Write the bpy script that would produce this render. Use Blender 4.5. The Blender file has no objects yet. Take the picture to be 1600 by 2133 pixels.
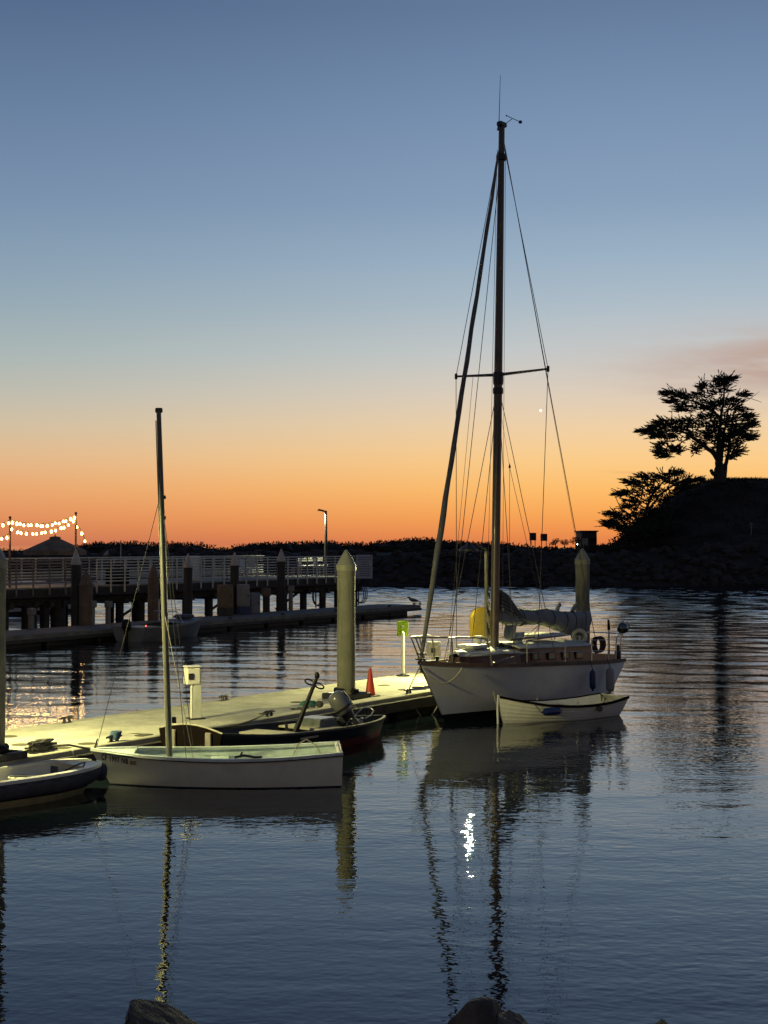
import bpy, math, random
from mathutils import Vector, Matrix, noise
R = math.radians
rng = random.Random(11)
sc = bpy.context.scene
C = sc.collection

# ------------------------------------------------------------------ camera
EYE = 3.25                      # metres above the water
FPX = 52 / 36 * 2133            # focal length in photo pixels
cam_data = bpy.data.cameras.new('camera')
cam_data.sensor_fit = 'VERTICAL'; cam_data.sensor_height = 36; cam_data.sensor_width = 27
cam_data.lens = 52; cam_data.clip_start = 0.1; cam_data.clip_end = 20000
cam = bpy.data.objects.new('camera', cam_data); C.objects.link(cam)
cam.location = (0, 0, EYE); cam.rotation_euler = (R(90 + 1.27), 0, 0)
sc.camera = cam
sc.view_settings.view_transform = 'Standard'; sc.view_settings.look = 'None'
sc.view_settings.exposure = 0; sc.view_settings.gamma = 1
sc.cycles.use_denoising = True
sc.cycles.max_bounces = 6; sc.cycles.sample_clamp_indirect = 4

def lin(c):
    return tuple((v / 255 / 12.92) if v <= 10 else (((v / 255) + .055) / 1.055) ** 2.4 for v in c)

# ------------------------------------------------------------------ sky after sunset
SUN_AZ = 13.0                   # degrees right of straight ahead
world = bpy.data.worlds.new('World'); sc.world = world; world.use_nodes = True
wn = world.node_tree; wn.nodes.clear()
def N(t, nt=None, **kw):
    n = (nt or wn).nodes.new(t)
    for k, v in kw.items(): setattr(n, k, v)
    return n
def L(a, b, nt=None): (nt or wn).links.new(a, b)
def M(op, a, b=None, c=None, nt=None, clamp=False):
    n = N('ShaderNodeMath', nt, operation=op); n.use_clamp = clamp
    for i, v in enumerate((a, b, c)):
        if v is None: continue
        if isinstance(v, (int, float)): n.inputs[i].default_value = v
        else: L(v, n.inputs[i], nt)
    return n.outputs[0]
def sstep(x, a, b, nt=None):
    n = N('ShaderNodeMapRange', nt, interpolation_type='SMOOTHSTEP')
    n.inputs['From Min'].default_value = a; n.inputs['From Max'].default_value = b
    L(x, n.inputs['Value'], nt); return n.outputs[0]
tc = N('ShaderNodeTexCoord'); sep = N('ShaderNodeSeparateXYZ')
nrm = N('ShaderNodeVectorMath', operation='NORMALIZE')
L(tc.outputs['Generated'], nrm.inputs[0]); L(nrm.outputs[0], sep.inputs[0])
elev = M('MULTIPLY', M('ARCSINE', sep.outputs['Z']), 180 / math.pi)
azim = M('MULTIPLY', M('ARCTAN2', sep.outputs['X'], sep.outputs['Y']), 180 / math.pi)
dazw = M('WRAP', M('SUBTRACT', azim, SUN_AZ), 180, -180)
daz = M('ABSOLUTE', dazw)
efac = M('DIVIDE', M('MAXIMUM', elev, 0.0), 90.0, clamp=True)
def ramp(stops):
    r = N('ShaderNodeValToRGB'); cr = r.color_ramp; cr.interpolation = 'LINEAR'
    cr.elements[0].position = stops[0][0] / 90; cr.elements[0].color = (*lin(stops[0][1]), 1)
    cr.elements[1].position = 1; cr.elements[1].color = (*lin(stops[-1][1]), 1)
    for e, c in stops[1:-1]:
        el = cr.elements.new(e / 90); el.color = (*lin(c), 1)
    L(efac, r.inputs[0]); return r.outputs[0]
HIGH = [(13, (137, 161, 187)), (16.5, (120, 145, 177)), (20, (101, 124, 157)), (30, (72, 94, 128)), (50, (47, 63, 95)), (90, (34, 47, 76))]
glow = ramp([(0, (226, 128, 74)), (.5, (240, 146, 78)), (1.2, (250, 168, 86)), (2.2, (254, 191, 108)), (3.3, (252, 205, 138)), (4.5, (241, 209, 166)),
             (5.8, (224, 208, 188)), (7.3, (200, 202, 201)), (9.2, (174, 189, 200)), (11, (155, 177, 197))] + HIGH)
side = ramp([(0, (200, 118, 88)), (.5, (215, 132, 88)), (1.2, (227, 149, 98)), (2.2, (232, 168, 115)), (3.3, (226, 184, 140)), (4.5, (209, 191, 162)),
             (5.8, (188, 187, 175)), (7.3, (167, 181, 180)), (9.2, (148, 168, 180)), (11, (134, 157, 178)), (13, (120, 144, 172)), (16.5, (102, 126, 158)), (20, (84, 106, 140)), (30, (63, 83, 115)), (50, (45, 61, 94)), (90, (34, 47, 76))])
anti = ramp([(0, (92, 86, 92)), (5, (108, 98, 104)), (12, (99, 99, 112)), (25, (74, 82, 104)), (50, (47, 60, 90)), (90, (34, 47, 76))])
def mix(f, a, b, nt=None, mode='MIX'):
    n = N('ShaderNodeMixRGB', nt, blend_type=mode)
    if isinstance(f, (int, float)): n.inputs[0].default_value = f
    else: L(f, n.inputs[0], nt)
    for i, v in ((1, a), (2, b)):
        if isinstance(v, tuple): n.inputs[i].default_value = (*v[:3], 1)
        else: L(v, n.inputs[i], nt)
    return n.outputs[0]
skyc = mix(sstep(daz, 2, 32), glow, side)
skyc = mix(sstep(daz, 35, 130), skyc, anti)
# thin evening cloud near the sunset, to the right, and a dark streak low down
cv = N('ShaderNodeCombineXYZ'); L(M('MULTIPLY', azim, .22), cv.inputs[0]); L(M('ADD', M('MULTIPLY', elev, 1.5), M('MULTIPLY', azim, .12)), cv.inputs[1])
cn = N('ShaderNodeTexNoise'); cn.inputs['Scale'].default_value = 1.0; cn.inputs['Detail'].default_value = 5; cn.inputs['Roughness'].default_value = .55
L(cv.outputs[0], cn.inputs['Vector'])
def gauss(x, c, w): 
    d = M('DIVIDE', M('SUBTRACT', x, c), w); return M('POWER', 2.718, M('MULTIPLY', M('MULTIPLY', d, d), -1.0))
cm = M('MULTIPLY', M('MULTIPLY', gauss(azim, 17.5, 6.5), gauss(M('SUBTRACT', elev, M('MULTIPLY', azim, .03)), 6.35, 1.2)), sstep(cn.outputs['Fac'], .15, .62))
skyc = mix(M('MULTIPLY', cm, 1.35, clamp=True), skyc, lin((190, 164, 152)))
cm2 = M('MULTIPLY', gauss(azim, 10.8, 1.6), gauss(M('ADD', elev, M('MULTIPLY', M('SUBTRACT', azim, 10), .06)), 2.72, .05))
skyc = mix(M('MULTIPLY', cm2, .45), skyc, lin((190, 130, 90)))
bg = N('ShaderNodeBackground'); bg.inputs['Strength'].default_value = 1.0; L(skyc, bg.inputs['Color'])
wo = N('ShaderNodeOutputWorld'); L(bg.outputs[0], wo.inputs[0])

# ------------------------------------------------------------------ helpers
def mat(name, col, rough=.6, var=.15, scale=4.0, metal=0.0, bump=0.0, bscale=25.0, streak=0.0, stain=None, spec=.5, trans=0.0, emis=None, coat=0.0):
    m = bpy.data.materials.new(name); m.use_nodes = True; nt = m.node_tree
    p = nt.nodes['Principled BSDF']
    p.inputs['Roughness'].default_value = rough; p.inputs['Metallic'].default_value = metal
    p.inputs['Specular IOR Level'].default_value = spec
    if coat: p.inputs['Coat Weight'].default_value = coat; p.inputs['Coat Roughness'].default_value = .08
    t = N('ShaderNodeTexCoord', nt)
    n = N('ShaderNodeTexNoise', nt); n.inputs['Scale'].default_value = scale; n.inputs['Detail'].default_value = 6; n.inputs['Roughness'].default_value = .65
    L(t.outputs['Object'], n.inputs['Vector'], nt)
    c = mix(sstep(n.outputs['Fac'], .3, .7, nt), tuple(max(0, v * (1 - var)) for v in col), tuple(min(1, v * (1 + var)) for v in col), nt)
    if streak:
        mp = N('ShaderNodeMapping', nt); mp.inputs['Scale'].default_value = (9, 9, .7); L(t.outputs['Object'], mp.inputs[0], nt)
        n2 = N('ShaderNodeTexNoise', nt); n2.inputs['Scale'].default_value = 1.6; n2.inputs['Detail'].default_value = 4; L(mp.outputs[0], n2.inputs['Vector'], nt)
        c = mix(M('MULTIPLY', sstep(n2.outputs['Fac'], .48, .75, nt), streak, nt=nt), c, stain or tuple(v * .35 for v in col), nt)
    L(c, p.inputs['Base Color'], nt)
    if bump:
        n3 = N('ShaderNodeTexNoise', nt); n3.inputs['Scale'].default_value = bscale; n3.inputs['Detail'].default_value = 5; L(t.outputs['Object'], n3.inputs['Vector'], nt)
        b = N('ShaderNodeBump', nt); b.inputs['Strength'].default_value = 1; b.inputs['Distance'].default_value = bump; L(n3.outputs['Fac'], b.inputs['Height'], nt); L(b.outputs[0], p.inputs['Normal'], nt)
        rr = N('ShaderNodeMapRange', nt); rr.inputs['To Min'].default_value = max(0, rough - .12); rr.inputs['To Max'].default_value = min(1, rough + .12); L(n3.outputs['Fac'], rr.inputs[0], nt); L(rr.outputs[0], p.inputs['Roughness'], nt)
    if emis:
        p.inputs['Emission Color'].default_value = (*emis[0], 1); p.inputs['Emission Strength'].default_value = emis[1]
    if trans:
        tr = N('ShaderNodeBsdfTranslucent', nt); L(c, tr.inputs['Color'], nt)
        mx = N('ShaderNodeMixShader', nt); mx.inputs[0].default_value = trans
        L(p.outputs[0], mx.inputs[1], nt); L(tr.outputs[0], mx.inputs[2], nt); L(mx.outputs[0], nt.nodes['Material Output'].inputs[0], nt)
    return m

class MB:
    """collects shapes, built as one mesh object"""
    def __init__(s): s.v = []; s.f = []
    def add(s, vs, fs):
        o = len(s.v); s.v += [tuple(v) for v in vs]; s.f += [tuple(i + o for i in f) for f in fs]; return s
    def box(s, c, size, rot=None, taper=1.0):
        hx, hy, hz = size[0] / 2, size[1] / 2, size[2] / 2; vs = []
        for z in (-1, 1):
            k = taper if z > 0 else 1
            for x, y in ((-1, -1), (1, -1), (1, 1), (-1, 1)):
                v = Vector((x * hx * k, y * hy * k, z * hz))
                if rot: v = rot @ v
                vs.append(v + Vector(c))
        return s.add(vs, [(3, 2, 1, 0), (4, 5, 6, 7), (0, 1, 5, 4), (1, 2, 6, 5), (2, 3, 7, 6), (3, 0, 4, 7)])
    def bbox(s, c, size, b=.01, rot=None):
        """box with chamfered edges"""
        hx, hy, hz = size[0] / 2, size[1] / 2, size[2] / 2; b = min(b, hx * .9, hy * .9, hz * .9)
        rings = []
        for (z, i) in ((-hz, b), (-hz + b, 0), (hz - b, 0), (hz, b)):
            x, y = hx - i, hy - i
            rings.append([(-x + b, -y, z), (x - b, -y, z), (x, -y + b, z), (x, y - b, z), (x - b, y, z), (-x + b, y, z), (-x, y - b, z), (-x, -y + b, z)])
        vs = []
        for r in rings:
            for v in r:
                v = Vector(v)
                if rot: v = rot @ v
                vs.append(v + Vector(c))
        fs = [tuple(range(7, -1, -1)), tuple(range(24, 32))]
        for k in range(3):
            for i in range(8): fs.append((k * 8 + i, k * 8 + (i + 1) % 8, (k + 1) * 8 + (i + 1) % 8, (k + 1) * 8 + i))
        return s.add(vs, fs)
    def tube(s, pts, r, n=8, cap=True, sq=None):
        pts = [Vector(p) for p in pts]; m = len(pts)
        rs = r if isinstance(r, (list, tuple)) else [r] * m
        up = None; vs = []; fs = []
        for i, p in enumerate(pts):
            t = (pts[min(i + 1, m - 1)] - pts[max(i - 1, 0)])
            t = t.normalized() if t.length > 1e-9 else Vector((0, 0, 1))
            if up is None:
                up = Vector((0, 0, 1)) if abs(t.z) < .9 else Vector((0, 1, 0))
            a = t.cross(up)
            if a.length < 1e-6: a = t.orthogonal()
            a.normalize(); b = a.cross(t).normalized(); up = b
            for k in range(n):
                th = 2 * math.pi * k / n
                vs.append(p + (a * math.cos(th) * (sq or 1) + b * math.sin(th)) * rs[i])
        for i in range(m - 1):
            for k in range(n):
                fs.append((i * n + k, i * n + (k + 1) % n, (i + 1) * n + (k + 1) % n, (i + 1) * n + k))
        if cap: fs.append(tuple(range(n - 1, -1, -1))); fs.append(tuple((m - 1) * n + k for k in range(n)))
        return s.add(vs, fs)
    def lathe(s, prof, n=16, c=(0, 0, 0), rot=None, sx=1, sy=1):
        vs = []; fs = []; m = len(prof)
        for r, z in prof:
            for k in range(n):
                th = 2 * math.pi * k / n; v = Vector((r * math.cos(th) * sx, r * math.sin(th) * sy, z))
                if rot: v = rot @ v
                vs.append(v + Vector(c))
        for i in range(m - 1):
            for k in range(n): fs.append((i * n + k, i * n + (k + 1) % n, (i + 1) * n + (k + 1) % n, (i + 1) * n + k))
        if prof[0][0] > 1e-5: fs.append(tuple(range(n - 1, -1, -1)))
        if prof[-1][0] > 1e-5: fs.append(tuple((m - 1) * n + k for k in range(n)))
        return s.add(vs, fs)
    def rows(s, rows, close=False):
        m = len(rows[0]); vs = [v for r in rows for v in r]; fs = []
        for i in range(len(rows) - 1):
            for k in range(m if close else m - 1):
                k2 = (k + 1) % m; fs.append((i * m + k, i * m + k2, (i + 1) * m + k2, (i + 1) * m + k))
        return s.add(vs, fs)
    def prism(s, poly, h0, h1, f=lambda x, y, z: (x, y, z)):
        n = len(poly); vs = [f(x, y, h0) for x, y in poly] + [f(x, y, h1) for x, y in poly]
        fs = [tuple(range(n - 1, -1, -1)), tuple(range(n, 2 * n))] + [(i, (i + 1) % n, n + (i + 1) % n, n + i) for i in range(n)]
        return s.add(vs, fs)
    def build(s, name, material, parent=None, smooth=None, loc=None, rz=0, solid=0, kind=None):
        me = bpy.data.meshes.new(name); me.from_pydata(s.v, [], s.f); me.update()
        if smooth is not None:
            me.polygons.foreach_set('use_smooth', [True] * len(me.polygons)); me.set_sharp_from_angle(angle=R(smooth))
        me.materials.append(material)
        o = bpy.data.objects.new(name, me); C.objects.link(o)
        if parent: o.parent = parent
        if loc is not None: o.location = loc
        o.rotation_euler.z = rz
        if solid:
            md = o.modifiers.new('thickness', 'SOLIDIFY'); md.thickness = solid; md.offset = 0
        if kind: o['kind'] = kind
        return o

def empty(name, loc, rz=0, label=None, cat=None, group=None):
    o = bpy.data.objects.new(name, None); C.objects.link(o); o.location = loc; o.rotation_euler.z = rz; o.empty_display_size = .2
    return tag(o, label, cat, group) if label else o
def tag(o, label, cat, group=None):
    o['label'] = label; o['category'] = cat
    if group: o['group'] = group
    return o
def copy_tree(o, parent=None):
    c = o.copy(); C.objects.link(c); c.parent = parent
    for ch in o.children: copy_tree(ch, c)
    return c
def px(x, y, d):
    """a point of the photo pixel column/row at depth d metres"""
    return Vector(((x - 800) / FPX * d, d, EYE - (y - 1135) / FPX * d))
def catenary(a, b, sag, n=12):
    a, b = Vector(a), Vector(b)
    return [a.lerp(b, i / n) - Vector((0, 0, sag * 4 * (i / n) * (1 - i / n))) for i in range(n + 1)]
def interp(tab, t):
    if t <= tab[0][0]: return tab[0][1]
    for (a, va), (b, vb) in zip(tab, tab[1:]):
        if t <= b:
            u = (t - a) / (b - a); return va + (vb - va) * u
    return tab[-1][1]
def smooth_tab(tab, t):
    """cubic through table"""
    xs = [a for a, _ in tab]
    if t <= xs[0]: return tab[0][1]
    if t >= xs[-1]: return tab[-1][1]
    i = max(k for k in range(len(xs) - 1) if xs[k] <= t)
    def sl(k):
        if k == 0: return (tab[1][1] - tab[0][1]) / (xs[1] - xs[0])
        if k == len(xs) - 1: return (tab[-1][1] - tab[-2][1]) / (xs[-1] - xs[-2])
        return (tab[k + 1][1] - tab[k - 1][1]) / (xs[k + 1] - xs[k - 1])
    h = xs[i + 1] - xs[i]; u = (t - xs[i]) / h
    return (2*u**3-3*u**2+1)*tab[i][1] + (u**3-2*u**2+u)*h*sl(i) + (-2*u**3+3*u**2)*tab[i+1][1] + (u**3-u**2)*h*sl(i+1)

# ------------------------------------------------------------------ materials
m_concrete = mat('dock concrete', (.41, .39, .31), .85, .26, 1.3, bump=.006, bscale=45, streak=.55, stain=(.24, .23, .17))
m_wale = mat('tarred dock timber', (.055, .048, .038), .8, .3, 3, bump=.006, bscale=18)
m_edge = mat('pale dock edge timber', (.33, .31, .24), .8, .2, 3, bump=.004)
m_float = mat('black float', (.02, .02, .02), .6, .3, 3)
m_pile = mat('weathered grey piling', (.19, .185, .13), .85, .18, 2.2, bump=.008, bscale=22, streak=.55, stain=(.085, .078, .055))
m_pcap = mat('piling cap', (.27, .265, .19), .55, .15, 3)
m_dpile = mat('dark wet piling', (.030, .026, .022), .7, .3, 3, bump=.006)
m_tpile = mat('tan timber piling', (.15, .10, .065), .85, .25, 3, bump=.006, streak=.4)
m_dcap = mat('pale piling cap', (.42, .38, .33), .6, .15, 3)
m_white = mat('white gelcoat', (.74, .71, .60), .28, .07, 3, streak=.10, stain=(.45, .42, .33))
m_hullw = mat('sailboat topside paint', (.66, .645, .60), .32, .06, 1.5, streak=.22, stain=(.40, .38, .33))
m_inner = mat('dinghy inside paint', (.42, .50, .47), .6, .2, 4, streak=.35, stain=(.22, .26, .2))
m_black = mat('black paint', (.010, .010, .011), .5, .3, 3, spec=.2)
m_dark = mat('dark metal', (.035, .035, .037), .45, .25, 8, metal=.4)
m_steel = mat('stainless tube', (.50, .50, .48), .28, .1, 8, metal=.9)
m_rope = mat('pale rope', (.42, .38, .28), .9, .2, 30)
m_drope = mat('dark rope', (.05, .048, .045), .9, .3, 30)
m_wire = mat('rigging wire', (.06, .055, .05), .5, .2, 10, metal=.5)
m_wood = mat('varnished mahogany', (.050, .014, .007), .45, .35, 5, coat=.1, streak=.35, stain=(.06, .018, .01))
m_mast = mat('mast spar', (.085, .060, .045), .4, .25, 2, coat=.15)
m_alu = mat('aluminium spar', (.12, .12, .10), .5, .15, 3, metal=.2)
m_sail = mat('sail cover canvas', (.20, .21, .20), .9, .22, 3, bump=.012, bscale=7)
m_furl = mat('furled sail canvas', (.13, .125, .115), .9, .25, 2, bump=.008, bscale=10)
m_roof = mat('cream cabin roof', (.55, .55, .47), .6, .12, 3, streak=.15)
m_glass = mat('portlight glass', (.02, .02, .025), .05, .1, 4)
m_yellow = mat('yellow fibreglass', (.72, .50, .03), .45, .08, 3)
m_orange = mat('cone plastic', (.62, .055, .02), .5, .1, 4)
m_green = mat('green sign', (.28, .44, .015), .5, .1, 4, trans=.3)
m_blue = mat('blue fender vinyl', (.012, .025, .11), .4, .2, 5)
m_fend = mat('pale fender vinyl', (.52, .50, .38), .45, .1, 5, streak=.2)
m_grey = mat('grey rubber fendering', (.075, .075, .085), .75, .2, 8, bump=.004)
m_tan = mat('tan hull bottom', (.42, .35, .17), .5, .2, 4)
m_navy = mat('black navy paint', (.008, .009, .014), .45, .3, 4, spec=.3)
m_red = mat('red bottom paint', (.13, .014, .010), .55, .25, 4)
m_brown = mat('dark brown board', (.0045, .002, .0014), .7, .4, 5, spec=.08)
m_strap = mat('grey timber cleat', (.20, .18, .15), .8, .2, 8)
m_bench = mat('thwart board', (.36, .33, .25), .8, .15, 6)
m_bulb = mat('warm bulb', (1, .8, .5), .4, 0, 3, emis=((1, .56, .15), 40))
m_lens = mat('lit lamp lens', (1, 1, .8), .4, 0, 3, emis=((1, .95, .70), 60))
m_rail = mat('painted rail', (.55, .55, .47), .5, .15, 5)
m_pierw = mat('pier timber', (.045, .037, .030), .85, .3, 2, bump=.008)
m_deck = mat('pier deck boards', (.28, .26, .20), .85, .2, 2)
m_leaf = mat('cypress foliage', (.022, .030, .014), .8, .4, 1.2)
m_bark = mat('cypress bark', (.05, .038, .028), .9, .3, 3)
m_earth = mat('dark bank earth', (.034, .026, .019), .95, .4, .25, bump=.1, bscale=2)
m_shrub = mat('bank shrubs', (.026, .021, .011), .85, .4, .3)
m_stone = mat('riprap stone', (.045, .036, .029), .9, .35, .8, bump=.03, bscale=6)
m_rock = mat('shore rock', (.055, .042, .032), .8, .45, 3.5, bump=.03, bscale=9)
# ------------------------------------------------------------------ water
def water_material():
    m = bpy.data.materials.new('harbour water'); m.use_nodes = True; nt = m.node_tree
    p = nt.nodes['Principled BSDF']; p.inputs['Base Color'].default_value = (.006, .010, .014, 1)
    p.inputs['Roughness'].default_value = .01; p.inputs['IOR'].default_value = 1.5
    t = N('ShaderNodeTexCoord', nt); sp = N('ShaderNodeSeparateXYZ', nt); L(t.outputs['Object'], sp.inputs[0], nt)
    def wave(scale, stretch, rot, detail, dist=0.0):
        mp = N('ShaderNodeMapping', nt); mp.inputs['Scale'].default_value = (stretch, 1, 1); mp.inputs['Rotation'].default_value = (0, 0, R(rot))
        L(t.outputs['Object'], mp.inputs[0], nt)
        n = N('ShaderNodeTexNoise', nt); n.inputs['Scale'].default_value = scale; n.inputs['Detail'].default_value = detail; n.inputs['Roughness'].default_value = .5
        n.inputs['Distortion'].default_value = dist
        L(mp.outputs[0], n.inputs['Vector'], nt); return n.outputs['Fac']
    # wind ripples are stronger out in the channel than in the lee of the dock and shore
    outer = sstep(sp.outputs['Y'], 24, 46, nt)
    patch = sstep(wave(.16, .5, 12, 2), .35, .68, nt)
    swell = M('MULTIPLY', wave(.95, .42, 6, 1.5, .4), .011, nt=nt)
    mid = M('MULTIPLY', wave(3.4, .55, -6, 2.5, .3), M('ADD', M('ADD', .0028, M('MULTIPLY', patch, .003, nt=nt), nt=nt), M('MULTIPLY', outer, .003, nt=nt), nt=nt), nt=nt)
    diag = M('MULTIPLY', wave(8.5, .7, 16, 1.0), M('ADD', .0014, M('MULTIPLY', patch, .0030, nt=nt), nt=nt), nt=nt)
    fine = M('MULTIPLY', wave(15, .8, -24, 1), M('ADD', .0010, M('MULTIPLY', outer, .0012, nt=nt), nt=nt), nt=nt)
    h = M('ADD', M('ADD', swell, mid, nt=nt), M('ADD', diag, fine, nt=nt), nt=nt)
    b = N('ShaderNodeBump', nt); b.inputs['Strength'].default_value = 1; b.inputs['Distance'].default_value = 1.0
    L(h, b.inputs['Height'], nt); L(b.outputs[0], p.inputs['Normal'], nt)
    return m
import numpy as np
# wind waves as real relief, rising from the sheltered dock to the open channel
X0_, X1_, Y0_, Y1_, DX_, DY_ = -44.0, 44.0, 21.0, 117.0, .40, .15
gx = np.arange(X0_, X1_ + .01, DX_); gy = np.arange(Y0_, Y1_ + .01, DY_); GX, GY = np.meshgrid(gx, gy)
nr = np.random.RandomState(4); Z = np.zeros_like(GX); NW = 44
for i in range(NW):
    lam = .62 + 1.9 * nr.rand() ** 1.6; th = nr.normal(0, R(24)) + R(8); k = 2 * math.pi / lam
    Z += math.sqrt(2 / NW) / k * np.sin(k * (GX * math.sin(th) + GY * math.cos(th)) + nr.rand() * 6.283)
slope = np.interp(GY, [21, 27, 34, 46, 60, 80, 95, 117], [.005, .010, .020, .030, .037, .062, .095, .115])
gust = .75 + .5 * (np.sin(GX * .11 + GY * .07 + 1) * np.sin(GY * .13 - GX * .05) * .5 + .5)
edge = np.clip(np.minimum.reduce([GX - X0_, X1_ - GX, GY - Y0_, Y1_ - GY]) / 3.0, 0, 1)
Z *= slope * gust * edge
nxg, nyg = len(gx), len(gy); xe, ye = float(gx[-1]), float(gy[-1])
vs = np.stack([GX, GY, Z], -1).reshape(-1, 3).tolist()
idx = np.arange(nxg * nyg).reshape(nyg, nxg); fs = np.stack([idx[:-1, :-1], idx[:-1, 1:], idx[1:, 1:], idx[1:, :-1]], -1).reshape(-1, 4).tolist()
wm = MB(); wm.v = [tuple(v) for v in vs]; wm.f = [tuple(f) for f in fs]
for xa, xb, ya, yb in ((-4000, 4000, -80, Y0_), (-4000, X0_, Y0_, ye), (xe, 4000, Y0_, ye), (-4000, 4000, ye, 9000)): wm.add([(xa, ya, 0), (xb, ya, 0), (xb, yb, 0), (xa, yb, 0)], [(0, 1, 2, 3)])
w = wm.build('water', water_material(), smooth=180); w['kind'] = 'structure'

# ------------------------------------------------------------------ far bank, path and berm
def fbm(x, y, s, o=4, seed=0.0):
    v = 0; a = 1; tot = 0
    for k in range(o):
        v += a * noise.noise(Vector((x * s, y * s, seed + k * 7.3))); tot += a; a *= .5; s *= 2
    return v / tot
def hill_h(X, d):
    """knoll at the right"""
    prof = smooth_tab([(17, 0), (19.5, .12), (20.8, .8), (22.3, 2.3), (23.7, 3.5), (25.2, 4.6), (26.6, 5.5), (28.6, 6.2), (31, 6.35), (36, 6.3), (60, 5.5), (90, 3), (130, 0)], X * 131 / max(131, d))
    f = smooth_tab([(120.5, 0), (124, .34), (128, .80), (132, 1.0), (150, 1.0), (175, .4), (200, 0)], d)
    return max(0, prof) * f
def bank_z(X, d):
    z = interp([(113, -1.0), (117.5, 0.0), (121, 2.35), (123, 2.55), (126.5, 2.5), (131, 2.62), (150, 2.55), (200, 2.45), (215, .5), (225, -1.5)], d)
    if 117 < d < 122: z += .12 * fbm(X, d, .5, 3, 3)
    if d > 126: z += .15 * fbm(X, d, .12, 3, 5) * (1 if d < 400 else 0)
    return z + hill_h(X, d)
xs = [-900, -400, -220] + [-150 + 2.0 * i for i in range(151)] + [220, 400, 900]
ds = [113, 116, 117, 118, 119, 120, 121, 122, 123, 124.5, 126.5, 128, 130, 132, 136, 140, 150, 160, 175, 200, 207, 215, 225]
mb = MB(); mb.rows([[(X, d, bank_z(X, d)) for X in xs] for d in ds])
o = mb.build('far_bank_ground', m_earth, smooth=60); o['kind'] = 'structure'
pm = mat('path gravel', (.035, .029, .023), .95, .2, .6)
mb = MB(); mb.rows([[(X, d, bank_z(X, d) + .05) for X in xs[3:-3]] for d in (123.2, 124.5, 126.2)]); mb.build('bank_path', pm, kind='structure')

# riprap stones on the bank face
def rock_mesh(mb, c, r, seed, n=5, m=7, sq=.7):
    rr = random.Random(seed); vs = []; fs = []
    ph = [rr.uniform(.75, 1.2) for _ in range(n * m)]
    rot = Matrix.Rotation(rr.uniform(0, 6.28), 3, 'Z') @ Matrix.Rotation(rr.uniform(-.5, .5), 3, 'X')
    vs.append(Vector((0, 0, -r * sq)))
    for i in range(1, n):
        th = math.pi * i / n
        for k in range(m):
            a = 2 * math.pi * k / m + .3 * (i % 2); q = ph[i * m + k] * r
            vs.append(Vector((math.sin(th) * math.cos(a) * q * 1.25, math.sin(th) * math.sin(a) * q, -math.cos(th) * q * sq)))
    vs.append(Vector((0, 0, r * sq))); t = len(vs) - 1
    for k in range(m): fs.append((0, 1 + (k + 1) % m, 1 + k))
    for i in range(n - 2):
        for k in range(m): fs.append((1 + i * m + k, 1 + i * m + (k + 1) % m, 1 + (i + 1) * m + (k + 1) % m, 1 + (i + 1) * m + k))
    for k in range(m): fs.append((t, 1 + (n - 2) * m + k, 1 + (n - 2) * m + (k + 1) % m))
    mb.add([rot @ v + Vector(c) for v in vs], fs)
mb = MB()
for i in range(1500):
    X = rng.uniform(-45, 75); d = rng.uniform(117.2, 121.8); r = rng.choice([.25, .35, .35, .45, .6])
    rock_mesh(mb, (X, d, bank_z(X, d) + .05), r, i, 4, 6)
o = mb.build('riprap_stones', m_stone, kind='stuff'); o['label'] = 'dark heaped stones facing the far bank above the water'

# shrubs: thousands of leaf blades in uneven clumps along the berm
def blades(mb, c, rad, n, ln, rr, up=.4, flat=1.0, wid=.3):
    c = Vector(c)
    for _ in range(n):
        u = Vector((rr.gauss(0, 1), rr.gauss(0, 1), rr.gauss(0, 1))).normalized() * (rr.random() ** .4)
        p = c + Vector((u.x * rad[0], u.y * rad[1], u.z * rad[2]))
        dr = (Vector((u.x, u.y, u.z * flat)) + Vector((rr.uniform(-.6, .6), rr.uniform(-.6, .6), up + rr.uniform(-.4, .4)))).normalized()
        l = ln * rr.uniform(.5, 1.5); sd = dr.cross(Vector((rr.uniform(-1, 1), rr.uniform(-1, 1), rr.uniform(-1, 1)))).normalized() * l * wid
        mb.add([p - sd, p + sd, p + dr * l * .55 + sd * .7, p + dr * l], [(0, 1, 2, 3)])
SKY = [(-300, 1138), (0, 1148), (60, 1150), (90, 1142), (165, 1140), (200, 1129), (260, 1131), (330, 1130), (400, 1133), (440, 1138), (480, 1144), (510, 1135), (560, 1131), (620, 1131), (680, 1128), (760, 1133), (800, 1127), (850, 1121), (900, 1123), (960, 1128), (1050, 1130), (1100, 1137), (1150, 1141), (1260, 1140), (1400, 1140)]
mb = MB(); rr = random.Random(5)
X = -60.0
while X < 22:
    d = rr.uniform(129, 137); s = rr.uniform(.5, 1.25) * (1.15 if X < 4 else .8)
    top = EYE + (1135 - interp(SKY, 800 + X / d * FPX) + 5 * fbm(X, 0, .5, 3, 9)) / FPX * d - .12
    blades(mb, (X, d, top - s * .45), (s * 1.7, s, s * .62), int(300 * s), .17, rr, .12)
    rock_mesh(mb, (X, d, top - s * .62), s * 1.15, int(X * 100), 5, 8, .42)
    if rr.random() < .05: blades(mb, (X, d, top), (.2, .15, .3), 7, .3, rr, 2.0, wid=.07)
    X += rr.uniform(.3, .65)
for i in range(260):                                   # low cover on the berm slope and on the knoll
    X = rr.uniform(-50, 45); d = rr.uniform(127, 131); s = rr.uniform(.3, .6)
    blades(mb, (X, d, bank_z(X, d) + .1), (s * 1.5, s, s * .5), 22, .16, rr, .5)
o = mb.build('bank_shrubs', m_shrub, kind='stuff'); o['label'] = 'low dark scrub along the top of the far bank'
mb = MB()
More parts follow.
